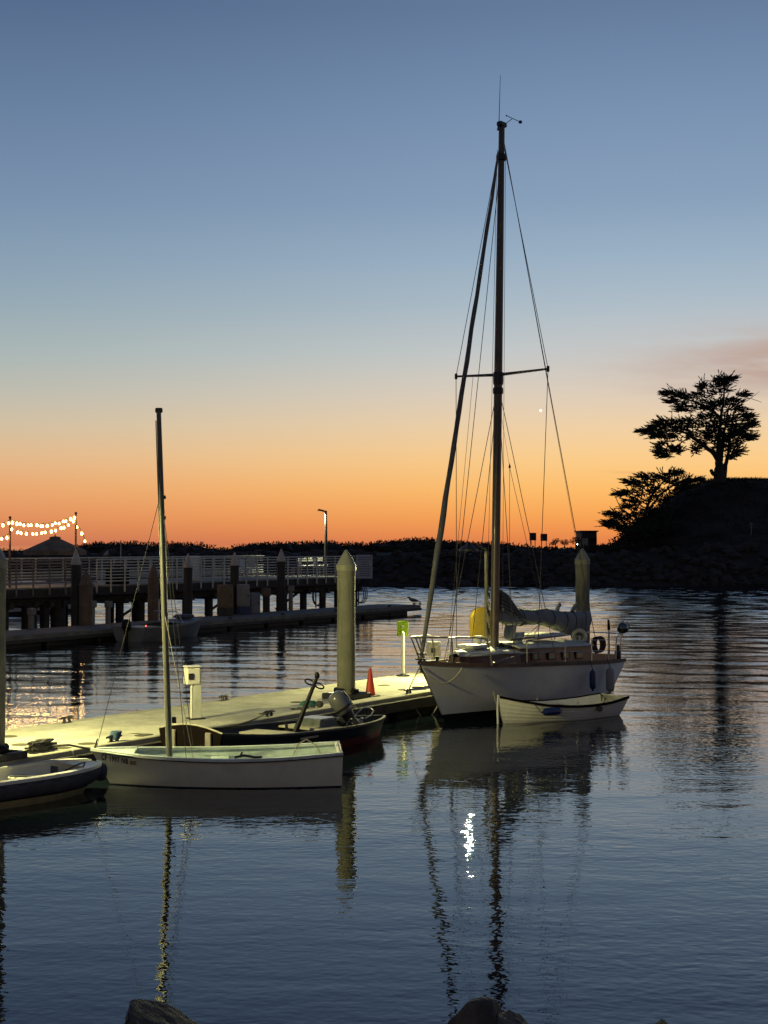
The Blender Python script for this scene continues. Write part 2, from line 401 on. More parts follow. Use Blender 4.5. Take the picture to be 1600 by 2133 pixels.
for i in range(140):
    X = rr.uniform(17.5, 24); d = rr.uniform(122, 131); s_ = rr.uniform(.4, .9); blades(mb, (X, d, bank_z(X, d) + .15), (s_ * 1.4, s_, s_ * .6), 60, .18, rr, .4)
for i in range(2600):
    X = rr.uniform(19, 42); d = rr.uniform(122, 140); 
    blades(mb, (X, d, bank_z(X, d)), (.3, .3, .1), 7, .22, rr, 1.4, wid=.12)
o = mb.build('knoll_grass', m_shrub, kind='stuff'); o['label'] = 'rough grass on the dark knoll at the right'

# ------------------------------------------------------------------ cypress trees
def cypress(name, label, base, d0, limbs, pads, seed, dens=1.0):
    """limbs: pixel polylines with radii (m); pads: pixel ellipses (x, y, rx, ry, lean)"""
    rr = random.Random(seed)
    t = empty(name, base, 0, label, 'tree'); B = Vector(base)
    tm = MB()
    for pts, r0, r1, dd in limbs:
        q = [px(x, y, d0 + dd * i / max(1, len(pts) - 1)) - B for i, (x, y) in enumerate(pts)]
        q2 = []
        for a, b in zip(q, q[1:]): q2 += [a.lerp(b, k / 3) for k in range(3)]
        q2.append(q[-1]); n = len(q2)
        q2 = [p + Vector((rr.uniform(-.04, .04), rr.uniform(-.1, .1), rr.uniform(-.04, .04))) if 0 < i < n - 1 else p for i, p in enumerate(q2)]
        tm.tube(q2, [r1 + (r0 - r1) * (1 - i / (n - 1)) ** 1.8 for i in range(n)], 8)
    tm.build('trunk', m_bark, t, smooth=50)
    fm = MB(); s = d0 / FPX
    for (x, y, rx, ry, tip) in pads:
        dep = rr.uniform(-2.2, 2.2); c = px(x, y, d0 + dep) - B
        rx *= 1.0; ry *= .88; k = max(1.0, rx * ry / 240)
        for j in range(int(46 * k * dens)):            # fan sprays: a short twig carrying blades
            a = rr.uniform(0, 6.283); q = rr.random() ** .55
            p = c + Vector((math.cos(a) * rx * s * q, rr.uniform(-1.1, 1.1), math.sin(a) * ry * s * q))
            dirx = tip + rr.uniform(-.7, .7); dr = Vector((dirx, rr.uniform(-.6, .6), rr.uniform(-.15, .55))).normalized()
            ln = rr.uniform(.3, .75) * (1.5 if q > .82 and rr.random() < .35 else 1)
            if q > .75: dr = (dr + Vector((math.cos(a) * .9, 0, math.sin(a) * .25))).normalized()
            for b in range(7):
                o_ = p + dr * ln * b / 7; sd = Vector((rr.uniform(-1, 1), rr.uniform(-1, 1), rr.uniform(-.6, 1))).normalized()
                e = o_ + (dr + sd * .75 * (1.15 - b / 7)).normalized() * rr.uniform(.14, .30); wv = dr.cross(sd).normalized() * .065
                fm.add([o_ - wv, o_ + wv, e], [(0, 1, 2)])
            e = p + dr * (ln + .2); wv = Vector((0, 0, .03)); fm.add([p - wv, p + wv, e], [(0, 1, 2)])
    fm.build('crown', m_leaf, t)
    return t
D1 = 131.0
base = px(1500, 1002, D1)
base.z = bank_z(base.x, D1) - .15
limbs = [([(1500, 1008), (1500, 985), (1499, 965), (1498, 940), (1500, 890), (1507, 845), (1512, 800)], .66, .07, .0),
         ([(1500, 965), (1488, 945), (1470, 930), (1445, 912), (1428, 902), (1405, 895), (1375, 893)], .30, .05, -1.5),
         ([(1508, 1000), (1512, 970), (1518, 945), (1521, 905), (1528, 868), (1540, 840)], .26, .06, 1.5),
         ([(1502, 960), (1506, 930), (1510, 900), (1520, 850), (1530, 826)], .22, .05, .8),
         ([(1499, 990), (1486, 988), (1482, 980)], .28, .16, -.5),
         ([(1503, 870), (1470, 846), (1435, 832), (1400, 824)], .14, .04, -1), ([(1510, 860), (1545, 836), (1565, 828), (1588, 838)], .09, .02, 1),
         ([(1530, 850), (1552, 838), (1575, 822), (1583, 815)], .06, .015, 1), ([(1545, 836), (1556, 826), (1563, 816)], .04, .012, 1),
         ([(1440, 910), (1415, 925), (1385, 940)], .08, .03, -1), ([(1478, 936), (1450, 940)], .06, .02, -1)]
pads = [(1500, 790, 6, 5, 0), (1496, 800, 9, 9, 0), (1510, 796, 5, 10, .4), (1520, 789, 7, 3, .9), (1464, 806, 7, 5, -.4), (1500, 812, 20, 10, .2), (1475, 822, 26, 8, -.6), (1488, 838, 34, 9, -.4),
        (1440, 826, 24, 6, -1), (1415, 822, 20, 5, -1), (1395, 819, 11, 3, -1.2), (1410, 835, 18, 5, -1), (1435, 845, 24, 7, -.8), (1425, 853, 14, 4, -1), (1465, 852, 26, 9, -.6), (1500, 850, 28, 9, 0),
        (1520, 834, 16, 5, .8), (1545, 822, 8, 3, .9), (1537, 850, 14, 10, .8), (1505, 872, 32, 14, .2), (1478, 868, 14, 7, -.6), (1540, 870, 16, 12, .9), (1556, 868, 10, 5, 1.2), (1515, 895, 32, 18, .3), (1548, 890, 18, 12, 1), (1562, 884, 8, 5, 1.2),
        (1480, 888, 22, 9, -.4), (1452, 884, 22, 8, -.5), (1430, 880, 24, 7, -.6), (1400, 880, 22, 8, -.6), (1382, 884, 16, 9, -.8), (1368, 892, 16, 8, -1), (1352, 898, 10, 4, -1.2), (1342, 899, 7, 2, -1.3),
        (1395, 897, 26, 10, -.5), (1425, 897, 22, 9, -.3), (1380, 908, 16, 7, -.8), (1405, 912, 14, 8, -.4), (1370, 906, 12, 6, -1), (1445, 908, 12, 7, -.3), (1385, 930, 12, 7, -.8), (1378, 944, 9, 5, -.8), (1390, 950, 8, 4, -.5), (1405, 936, 8, 6, 0), (1412, 942, 6, 4, 0),
        (1450, 938, 7, 9, 0), (1465, 925, 10, 7, 0), (1500, 915, 28, 16, 0), (1525, 920, 24, 16, .5), (1550, 912, 14, 8, 1), (1562, 912, 8, 4, 1.2), (1512, 935, 22, 10, .1), (1535, 940, 14, 9, .8), (1522, 952, 12, 6, .4), (1490, 905, 20, 16, -.2), (1480, 905, 14, 12, 0), (1508, 884, 24, 14, 0), (1520, 905, 24, 18, .2), (1515, 930, 20, 10, 0), (1535, 905, 16, 12, .4), (1490, 842, 24, 6, -.2), (1415, 888, 26, 8, -.3)]
cypress('cypress_tree', 'tall wind-shaped cypress silhouetted on the crest of the knoll', base, D1, limbs, pads, 3)
D2 = 126.0
base = px(1330, 1128, D2); base.z = bank_z(base.x, D2) - .2
limbs = [([(1335, 1140), (1338, 1100), (1345, 1065), (1360, 1030), (1385, 1000), (1400, 985)], .28, .05, 1), ([(1340, 1090), (1318, 1075), (1295, 1062), (1280, 1030)], .14, .03, -1), ([(1345, 1070), (1375, 1030), (1410, 1008), (1440, 1002)], .12, .03, 1),
         ([(1336, 1110), (1310, 1100), (1280, 1085), (1258, 1092)], .12, .03, -1)]
pads = [(1406, 985, 10, 4, .4), (1394, 990, 14, 6, .2), (1375, 1000, 20, 8, -.4), (1346, 995, 14, 4, -.9), (1332, 1006, 14, 5, -.9), (1315, 1005, 9, 3, -1.1), (1356, 1012, 26, 9, -.4), (1399, 1006, 22, 7, .5), (1427, 1002, 20, 5, .9), (1446, 1000, 14, 3, 1.2), (1418, 1012, 22, 6, .6),
        (1337, 1025, 24, 10, -.5), (1370, 1026, 26, 9, .1), (1408, 1022, 22, 6, .5), (1308, 1028, 14, 5, -1), (1296, 1029, 9, 3, -1.2), (1323, 1044, 24, 10, -.5), (1356, 1045, 26, 11, 0), (1381, 1042, 18, 8, .3), (1313, 1056, 14, 5, -.9), (1332, 1066, 24, 12, -.3), (1361, 1070, 28, 14, 0),
        (1289, 1072, 12, 4, -1.1), (1277, 1070, 8, 3, -1.2), (1304, 1080, 16, 7, -.8), (1280, 1088, 14, 5, -1), (1273, 1094, 8, 3, -1.2), (1289, 1096, 12, 5, -.9), (1323, 1092, 24, 13, -.4), (1356, 1098, 30, 16, 0), (1337, 1112, 28, 12, -.2), (1313, 1108, 14, 8, -.6), (1389, 1070, 26, 16, .2), (1394, 1100, 30, 20, 0), (1298, 1102, 7, 4, -.8)]
cypress('leaning_cypress_tree', 'low spreading cypress leaning out over the left slope of the knoll', base, D2, limbs, pads, 8)

# ------------------------------------------------------------------ far things on the skyline
def far_tree(name, label, x, y0, y1, wpx, d, seed):
    rr = random.Random(seed); b = px(x, y0, d); t = empty(name, b, 0, label, 'tree', 'pale trees on the far skyline')
    h = (y0 - y1) * d / FPX; wd = wpx * d / FPX
    MB().tube([(0, 0, -1.5), (.1, 0, h * .3), (.3, 0, h * .7)], [wd * .06, wd * .05, wd * .02], 6).build('trunk', m_bark, t, smooth=50)
    f = MB()
    for k in range(9):
        a = rr.uniform(-1, 1); blades(f, (a * wd * .35, rr.uniform(-1, 1), h * rr.uniform(.35, .9) * (1 - .25 * abs(a))), (wd * .2, 1.0, h * .16), 60, h * .09, rr, .2)
    f.build('crown', m_ftree, t)
m_ftree = mat('far foliage with haze in colour', (.16, .12, .07), .8, .25, .3, trans=.5)  # distance haze is put into this pale leaf colour
for i, (x, y0, y1, wp, lab) in enumerate([(1156, 1140, 1119, 20, 'leftmost of the small hazy trees on the skyline, right of the boards'), (1175, 1140, 1121, 17, 'small rounded hazy tree on the skyline, middle of the three'), (1198, 1140, 1117, 26, 'widest hazy tree on the skyline beside the utility pole')]):
    far_tree('skyline_tree', lab, x, y0, y1, wp, 186 + 4 * i, 40 + i)
m_board = mat('dark sign board back', (.03, .022, .018), .7, .2, 2)
for x0, x1, y0, y1, lab in ((1103, 1117, 1110, 1126, 'left of two square dark boards on posts on the skyline'), (1126, 1140, 1112, 1127, 'right of two square dark boards on posts on the skyline')):
    d = 190; a = px(x0, y1, d); b = px(x1, y0, d); cx = (a.x + b.x) / 2; gz = 2.6
    t = empty('roadside_board', (cx, d, gz), 0, lab, 'sign board')
    MB().bbox((0, 0, (a.z + b.z) / 2 - gz), (b.x - a.x, .12, b.z - a.z), .02).build('panel', m_board, t)
    for sx in (-.3, .3): MB().tube([(sx, .12, -.6), (sx, .12, b.z - gz - .1)], .05, 8).build('post', m_wale, t)
d = 192; t = empty('utility_pole', px(1211, 1142, d), 0, 'thin utility pole with a crossarm beside the flat roofed building', 'pole')
MB().tube([(0, 0, -1.2), (0, 0, 2.15)], [.07, .05], 8).build('pole', m_wale, t); MB().box((0, -.08, 2.0), (.95, .08, .08)).build('crossarm', m_wale, t)
for sx in (-.4, -.15, .15, .4): MB().lathe([(.03, 0), (.04, .06), (.02, .12)], 6, (sx, -.08, 2.04)).build('insulator', m_dcap, t)
d = 192; b = px(1228, 1140, d); t = empty('flat_roofed_building', b, 0, 'small dark flat roofed building on the skyline left of the knoll', 'building')
MB().box((0, 3, .7), (1.9, 6, 2.6)).build('wall', m_board, t); MB().bbox((0, 3, 2.08), (2.3, 6.6, .16), .03).build('roof', m_pierw, t); MB().box((-.6, -.03, .4), (.8, .05, 1.5)).build('door', m_deck, t)
MB().box((.5, -.03, .9), (.9, .05, .6)).build('window', m_glass, t)
d = 185; b = px(1203, 1134, d); t = empty('globe_lamp', (b.x, d, 2.6), 0, 'lit white globe lamp on a short post before the skyline building', 'lamp')
MB().tube([(0, 0, -.4), (0, 0, b.z - 2.6 - .15)], .03, 8).build('post', m_wale, t)
m_globe = mat('lit globe', (1, 1, 1), .4, 0, 3, emis=((1, .93, .75), 14))
MB().lathe([(.085 * math.sin(math.pi * i / 8), -.085 * math.cos(math.pi * i / 8)) for i in range(9)], 12, (0, 0, b.z - 2.6)).build('globe', m_globe, t, smooth=180)
pv = px(1127, 855, 6000)
pl = MB().lathe([(5.2 * math.sin(math.pi * i / 8), -5.2 * math.cos(math.pi * i / 8)) for i in range(9)], 12).build('evening_planet', mat('planet light', (1, 1, 1), .5, 0, 1, emis=((1, .96, .86), 1.6)), smooth=180, loc=pv)
tag(pl, 'small bright white planet low in the sky right of the mast', 'planet')
b = px(1565, 1150, 123); t = empty('marker_post', (b.x, 123, bank_z(b.x, 123)), 0, 'short pale marker post beside the path under the knoll', 'post')
MB().bbox((0, 0, .4), (.10, .1, .8), .02).build('post', m_strap, t); MB().bbox((0, -.03, .92), (.22, .05, .22), .02).build('plate', m_strap, t)

# ------------------------------------------------------------------ near shore
def shore_z(X, y): return 1.62 - .262 * max(0, y) + .12 * fbm(X, y, .5, 3, 2) - (.6 if y > 8 else 0)
ys = [-60, -20, -5, -2, 0, 1.5, 3, 4, 5, 6, 6.6, 7.2, 8, 9]; xs2 = [-60, -30, -15] + [-10 + .8 * i for i in range(26)] + [15, 30, 60]
o = MB().rows([[(X, y, shore_z(X, y)) for X in xs2] for y in ys]).build('near_shore', m_rock, smooth=60); o['kind'] = 'structure'
def boulder(label, c, size, seed, cuts, rz=0):
    import bmesh
    bm = bmesh.new(); bmesh.ops.create_icosphere(bm, subdivisions=5, radius=1)
    for v in bm.verts:
        p = v.co.copy()
        for nx, ny, nz, dd in cuts:
            n = Vector((nx, ny, nz)).normalized(); q = v.co.dot(n)
            if q > dd: v.co -= n * (q - dd) * .92
        v.co += p * (.13 * fbm(p.x + seed, p.y, 1.3, 3, seed) + .05 * fbm(p.x, p.y + p.z, 5, 3, seed + 2))
        v.co = Vector((v.co.x * size[0], v.co.y * size[1], v.co.z * size[2]))
    me = bpy.data.meshes.new('shore_rock'); bm.to_mesh(me); bm.free(); me.materials.append(m_rock)
    me.polygons.foreach_set('use_smooth', [True] * len(me.polygons)); me.set_sharp_from_angle(angle=R(40))
    o = bpy.data.objects.new('shore_rock', me); C.objects.link(o); o.location = c; o.rotation_euler.z = rz
    return tag(o, label, 'rock')
p = px(325, 2150, 8.4); boulder('angular dark rock breaking the bottom edge at the left', (p.x, p.y, .39), (.36, .36, .32), 1, [(.52, -.1, .85, .42), (-1, -.1, .12, .5), (.1, -1, .3, .5), (-.3, -.2, .9, .8)])
p = px(1012, 2180, 8.3); boulder('rounded dark brown rock at the bottom edge right of centre', (p.x, p.y, .26), (.30, .36, .44), 5, [(.9, -.1, .55, .62), (-.8, -.3, .5, .72)])
p = px(1075, 2185, 8.2); boulder('lower rock shouldering against the rounded brown rock', (p.x, p.y, .36), (.26, .3, .32), 9, [(.5, -.1, .85, .62)])
p = px(1381, 2185, 8.2); boulder('tip of a small rock at the bottom edge far right', (p.x, p.y, .33), (.18, .28, .32), 13, [(.8, 0, .6, .55), (-.8, 0, .6, .5)])

zs = shore_z(-7, -5); t = empty('fill_lamp', (-7, -5, zs - .1), 0, 'added fill lamp post on the near shore, unseen behind the viewpoint', 'lamp')  # unseen lamp added as warm fill on the near boat sides
m_pl = mat('lamp post green paint', (.03, .05, .04), .5, .2, 4)
MB().tube([(0, 0, 0), (0, 0, 4.2)], [.07, .045], 12).build('post', m_pl, t, smooth=40); MB().lathe([(.14, 0), (.14, .1), (.09, .18), (.075, .4)], 14).build('base', m_pl, t, smooth=40)
MB().lathe([(.05, 4.2), (.13, 4.28), (.17, 4.5), (.12, 4.72), (.0001, 4.76)], 16).build('globe', mat('lit fill lamp globe', (1, .9, .7), .4, 0, 3, emis=((1, .80, .42), 8)), t, smooth=60)
ld = bpy.data.lights.new('lamp_light', 'POINT'); ld.energy = 650; ld.color = (1, .82, .45); ld.shadow_soft_size = .15
lo = bpy.data.objects.new('lamp_light', ld); C.objects.link(lo); lo.parent = t; lo.location = (0, 0, 4.98)
MB().lathe([(.10, 5.10), (.16, 5.14), (.02, 5.25)], 14).build('cap', m_pl, t, smooth=40); MB().tube([(0, 0, 4.74), (0, 0, 4.82)], .02, 8).build('stem', m_pl, t)
# ------------------------------------------------------------------ near floating dock
TX, TY = .536, .844                                 # direction of the dock, away to the right
DKZ = .42; DKW = 2.45
DRZ = math.atan2(TY, TX)
def dk(s, w, z=DKZ):
    n = -14.57 - w
    return Vector((TX * s + TY * n, TY * s - TX * n, z))
S0, S1 = 4.0, 33.2
dock = empty('floating_dock', dk(S0, 0, 0), DRZ, 'pale concrete floating dock running away to the right, brightly lamplit', 'dock')
LEN = S1 - S0
npan = 12; pl_ = LEN / npan
for i in range(npan):
    MB().bbox((pl_ * (i + .5), DKW / 2, DKZ - .06), (pl_ - .03, DKW - .26, .12), .012).build('deck_panel', m_concrete, dock)
for w_, y in (('near', .065), ('far', DKW - .065)):
    k = 0
    for i in range(8):
        l = LEN / 8; MB().bbox((l * (i + .5), y, DKZ - .115), (l - .01, .128, .25), .012).build('edge_timber', m_edge, dock)
        MB().bbox((l * (i + .5), -.035 if y < 1 else DKW + .035, DKZ - .17), (l - .02, .068, .2), .01).build('wale_board', m_wale, dock)
for i in range(12):
    l = LEN / 12; MB().bbox((l * (i + .5), DKW / 2, .02), (l - .3, DKW - .22, .52), .05).build('float', m_float, dock)
m_plate = mat('dock cover plate', (.075, .068, .04), .9, .2, 8, spec=.2)
for x, y in ((20, 1533), (45, 1550), (95, 1540), (132, 1557), (183, 1548), (555, 1486), (716, 1427), (800, 1427), (842, 1436), (868, 1431), (620, 1462), (300, 1531)):
    d = (EYE - DKZ) * FPX / (y - 1135); X = (x - 800) / FPX * d
    s = TX * X + TY * d; w_ = -14.57 - (TY * X - TX * d)
    if .15 < w_ < 2.3:
        MB().lathe([(.0001, .007), (.12, .007), (.135, .002), (.135, -.01)][::-1], 20, (s - S0, w_, DKZ)).build('cover_plate', m_plate, dock, smooth=40)
def cleat(parent, p, rz):
    r = Matrix.Rotation(rz, 3, 'Z'); f = lambda x, y, z: Vector(p) + r @ Vector((x, y, z)); m = MB()
    m.tube([f(-.16, 0, .075), f(-.09, 0, .085), f(.09, 0, .085), f(.16, 0, .075)], [.012, .02, .02, .012], 8)
    for sx in (-.05, .05): m.tube([f(sx * 1.3, 0, 0), f(sx, 0, .085)], [.028, .018], 8)
    m.bbox(f(0, 0, .006), (.2, .07, .012), .004, r)
    return m.build('cleat', m_dark, parent, smooth=40)
for s, w_ in ((15.9, .12), (19.6, .12), (24.0, .12), (17.2, 2.33), (21.2, 2.33), (28.2, 2.33), (29.6, .12)): cleat(dock, (s - S0, w_, DKZ), 0)
# pile hoops
def hoop(s, w_, r):
    m = MB(); m.bbox((s - S0 - r - .1, w_, DKZ + .05), (.08, 2 * r + .3, .1), .015); m.bbox((s - S0 + r + .1, w_, DKZ + .05), (.08, 2 * r + .3, .1), .015)
    m.bbox((s - S0, w_ - r - .11, DKZ + .05), (2 * r + .3, .08, .1), .015); m.bbox((s - S0, w_ + r + .11, DKZ + .05), (2 * r + .3, .08, .1), .015)
    h = m.build('pile_hoop', m_dark, dock)
    for sx, sy in ((1, 0), (-1, 0), (0, 1), (0, -1)):
        rot = Matrix.Rotation(R(90), 3, 'X') if sx else Matrix.Rotation(R(90), 3, 'Y')
        MB().lathe([(.03, -.09), (.055, -.06), (.055, .06), (.03, .09)], 10, (s - S0 + sx * (r + .012), w_ + sy * (r + .012), DKZ + .14), rot).build('roller', m_black, h, smooth=40)
def piling(loc, r, ztop, label, body, cap, cone=.28, coll=.11, group=None, cat='piling', name='dock_piling'):
    t = empty(name, (loc[0], loc[1], 0), rng.uniform(0, 6), label, cat, group)
    n = 20; prof = [(r * (1 + .03 * math.sin(i * 1.7)), -1.0 + (ztop - cone + 1.0) * i / 8) for i in range(9)]
    MB().lathe(prof, n).build('shaft', body, t, smooth=40)
    zc = ztop - cone
    MB().lathe([(r * 1.06, zc - coll), (r * 1.09, zc - coll + .02), (r * 1.09, zc), (r * 1.0, zc + .015), (r * .62, zc + cone * .5), (.025, ztop - .01), (.0001, ztop)], n).build('cap', cap, t, smooth=30)
    return t
P1 = dk(13.76, .30); P2 = dk(22.77, .72); P3 = dk(32.75, .55)
piling(P1, .172, 3.33, 'grey piling cut by the left edge of the frame', m_pile, m_pcap)
piling(P2, .172, 3.16, 'thick grey capped piling standing beside the orange cone', m_pile, m_pcap)
piling(P3, .172, 3.17, 'grey capped piling behind the stern of the sailboat', m_pile, m_pcap)
for s, w_ in ((13.76, .30), (22.77, .72), (32.75, .55)): hoop(s, w_, .18)
# mooring shadows come from the dock lamps: a post, an arm and a shaded downlight
m_lpost = mat('lamp post paint', (.16, .15, .09), .6, .15, 4)
def dock_lamp(s, w_, arm, height, watt, label, rz, aim, tilt, cone, lensr=.05):
    t = empty('dock_lamp', dk(s, w_), rz, label, 'lamp')
    MB().tube([(0, 0, 0), (0, 0, height - .05)], [.045, .04], 12).build('post', m_lpost, t, smooth=40)
    MB().lathe([(.11, 0), (.11, .02), (.06, .035), (.05, .12)], 14).build('base_flange', m_dark, t, smooth=40)
    MB().tube([(0, 0, height - .12), (0, 0, height), (arm * .4, 0, height + .06), (arm, 0, height + .06)], [.03, .028, .024, .022], 8).build('arm', m_dark, t, smooth=50)
    MB().lathe([(.045, .14), (.06, .1), (.10, .07), (.21, .0), (.215, -.05), (.205, -.05), (.10, .045), (.045, .06)], 20, (arm, 0, height)).build('shade', m_dark, t, smooth=40)
    MB().lathe([(.0001, -.03), (lensr * .7, -.025), (lensr, .0), (lensr, .03)], 16, (arm, 0, height)).build('lens', m_lens, t, smooth=60)
    ld = bpy.data.lights.new('lamp_light', 'SPOT'); ld.energy = watt; ld.color = (1.0, .93, .38); ld.spot_size = R(cone); ld.spot_blend = 1.0; ld.shadow_soft_size = .04
    lo = bpy.data.objects.new('lamp_light', ld); C.objects.link(lo); lo.parent = t; lo.location = (arm, 0, height - .044); lo.rotation_euler = (0, R(-tilt), aim - rz)
    return t
dock_lamp(13.2, 1.5, .45, 3.4, 2900, 'shaded dock lamp just beyond the left edge of the frame', R(0), DRZ + .02, 48, 164)
dock_lamp(28.46, .86, .40, 2.74, 3300, 'shaded dock lamp on a bright pole beside the sailboat mast', R(195), DRZ + math.pi, 62, 146)
# life ring cabinet on the lamp post
p = dk(28.46, .86)
t = empty('life_ring_cabinet', (p.x - .06, p.y + .0, 1.20), R(20), 'yellow round-topped life ring cabinet on the lamp pole behind the sailboat', 'cabinet')
poly = [(-.25, 0), (.25, 0), (.25, .44)] + [(.25 * math.cos(R(a)), .44 + .25 * math.sin(R(a))) for a in range(15, 180, 15)] + [(-.25, .44)]
MB().prism(poly, .03, .20, lambda x, y, z: (x, z, y)).build('case', m_yellow, t, smooth=30)
poly2 = [(x * .82, .05 + y * .86) for x, y in poly]
MB().prism(poly2, .012, .029, lambda x, y, z: (x, z, y)).build('door', mat('yellow door', (.50, .36, .05), .6, .12, 4), t, smooth=30)
MB().bbox((.14, .0, .32), (.03, .03, .09), .008).build('handle', m_dark, t)
# power pedestals
def pedestal(s, w_, label):
    t = empty('power_pedestal', dk(s, w_), R(30), label, 'pedestal')
    MB().bbox((.02, 0, .40), (.15, .13, .80), .012).build('column', m_rail, t)
    MB().bbox((-.05, 0, .70), (.24, .17, .28), .02).build('meter_box', m_white, t)
    MB().bbox((-.05, 0, .855), (.27, .2, .03), .012).build('lid', m_white, t)
    MB().tube([(-.075, -.05, .0), (-.075, -.05, .58)], .022, 8).build('conduit', m_white, t, smooth=40)
    MB().bbox((.02, 0, .012), (.26, .22, .024), .008).build('base_plate', m_dark, t)
    MB().bbox((-.1, -.09, .70), (.09, .02, .1), .006).build('socket', m_dark, t)
pedestal(18.7, .95, 'white power pedestal alone on the lit dock behind the dinghy mast')
pedestal(25.9, .65, 'white power pedestal seen through the bow rail of the sailboat')
# traffic cone
t = empty('traffic_cone', dk(23.25, .50), R(50), 'orange traffic cone beside the thick grey piling', 'cone')
MB().lathe([(.105, .025), (.095, .05), (.028, .51), (.018, .525), (.0001, .525)], 18).build('cone_body', m_orange, t, smooth=40)
MB().bbox((0, 0, .0135), (.28, .28, .025), .01).build('cone_base', m_black, t)
def coil(parent, c, r, n, mt, th=.012, name='coil', seed=1):
    rr = random.Random(seed); pts = []
    for i in range(n * 14):
        a = i / 14 * 2 * math.pi; q = r * (1 - .5 * (i / (n * 14))) * (1 + .08 * rr.uniform(-1, 1))
        pts.append((c[0] + math.cos(a) * q, c[1] + math.sin(a) * q, c[2] + th + .018 * (i / (n * 14)) * n + rr.uniform(0, .01)))
    return MB().tube(pts, th, 6).build(name, mt, parent, smooth=60)
for s, w_, lab, sd in ((23.25, .98, 'dark rope coil behind the orange cone', 1),):
    tag(coil(None, dk(s, w_), .2, 4, m_drope, .016, 'rope_coil', sd), lab, 'rope')
tag(coil(None, dk(21.3, .52), .17, 4, mat('green net twine', (.03, .14, .12), .9, .3, 30), .013, 'rope_coil', 4), 'small heap of green line on the dock behind the outboard', 'rope')
# green sign
t = empty('dock_sign', dk(27.2, 2.22), R(8), 'lime green sign on a white post near the far dock edge', 'sign')
MB().lathe([(.15, 0), (.15, .02), (.06, .035), (.04, .06)], 18).build('base_plate', m_black, t, smooth=40)
MB().tube([(0, 0, .02), (0, 0, .90)], .036, 12).build('post', m_white, t, smooth=40)
pl2 = MB().bbox((0, .045, 1.02), (.245, .008, .33), .003).build('panel', m_green, t)
m_gdark = mat('sign print', (.10, .22, .015), .6, .1, 3)
for z_, wd in ((1.15, .17), (.96, .18), (.92, .12)): MB().box((0, .0395, z_), (wd, .002, .016)).build('print_line', m_gdark, pl2)
MB().lathe([(.036, .90), (.034, .93), (.018, .955), (.0001, .96)], 12).build('post_cap', m_white, t, smooth=50)
MB().bbox((0, .03, 1.06), (.06, .03, .05), .008).build('bracket', m_steel, t)

# ------------------------------------------------------------------ hull builder
class Hull:
    """x from one end (0) to the other (L), y across, z up; widths by table of t"""
    def __init__(s, beam, sheer, x0, x1, k, e, nt=36):
        s.beam, s.sheer, s.x0, s.x1, s.k, s.e, s.nt = beam, sheer, x0, x1, k, e, nt
    def b(s, t): return max(.0, smooth_tab(s.beam, t))
    def sh(s, t): return smooth_tab(s.sheer, t)
    def y(s, t, z):
        w_ = max(0.0, min(1.0, (z - s.k) / (s.sh(t) - s.k))); return s.b(t) * w_ ** interp(s.e, t)
    def pt(s, t, z, side, off=0.0):
        a, b = s.x0(z), s.x1(z); return (a + t * (b - a), side * max(0.0, s.y(t, z) + off), z)
    def t_at(s, x, z): a, b = s.x0(z), s.x1(z); return (x - a) / (b - a)
    def shell(s, z0, z1=None, nz=8, off=0.0, cap=(False, True), drop=0.0):
        """both sides from height z0 to z1 (None: sheer)"""
        m = MB(); ts = [(i / s.nt) for i in range(s.nt + 1)]; g = {}
        for side in (-1, 1):
            rows = []
            for t in ts:
                top = s.sh(t) - drop if z1 is None else min(z1, s.sh(t)); lo = z0 if not callable(z0) else z0(t)
                rows.append([s.pt(t, lo + (top - lo) * j / nz, side, off) for j in range(nz + 1)])
            if side < 0: rows = [r[::-1] for r in rows]
            m.rows(rows); g[side] = rows
        for end, on in ((0, cap[0]), (-1, cap[1])):
            if on:
                a = g[-1][end]; b = g[1][end][::-1]
                m.rows([a, b])
        return m
    def strip(s, dz0, dz1, o0, o1):
        """band along the sheer, closed section: heights relative to the sheer, offsets from the side"""
        m = MB()
        for side in (-1, 1):
            rows = []
            for i in range(s.nt + 1):
                t = i / s.nt; z = s.sh(t); q = []
                for dz, o in ((dz0, o0), (dz0, o1), (dz1, o1), (dz1, o0)):
                    x, y, _ = s.pt(t, z, side); q.append((x, side * max(0.002, abs(y) + o), z + dz))
                rows.append(q)
            m.rows(rows, close=True)
        return m
    def band(s, z0, z1, o):
        return s.shell(z0, z1, 4, o)
    def floor(s, z, inset=.04, t0=.02, t1=.98):
        m = MB(); rows = []
        for i in range(s.nt + 1):
            t = t0 + (t1 - t0) * i / s.nt; a = s.pt(t, z, -1, -inset); b = s.pt(t, z, 1, -inset); rows.append([a, b])
        return m.rows(rows)
    def deck(s, dz=-.01, camber=.05, t0=0, t1=1, n=6, inset=.01):
        m = MB(); rows = []
        for i in range(s.nt + 1):
            t = t0 + (t1 - t0) * i / s.nt; z = s.sh(t); a = s.pt(t, z, -1, -inset); row = []
            for j in range(n + 1):
                u = -1 + 2 * j / n; row.append((a[0], abs(a[1]) * u, z + dz + camber * (1 - u * u) * s.b(t)))
            rows.append(row)
        return m.rows(rows)

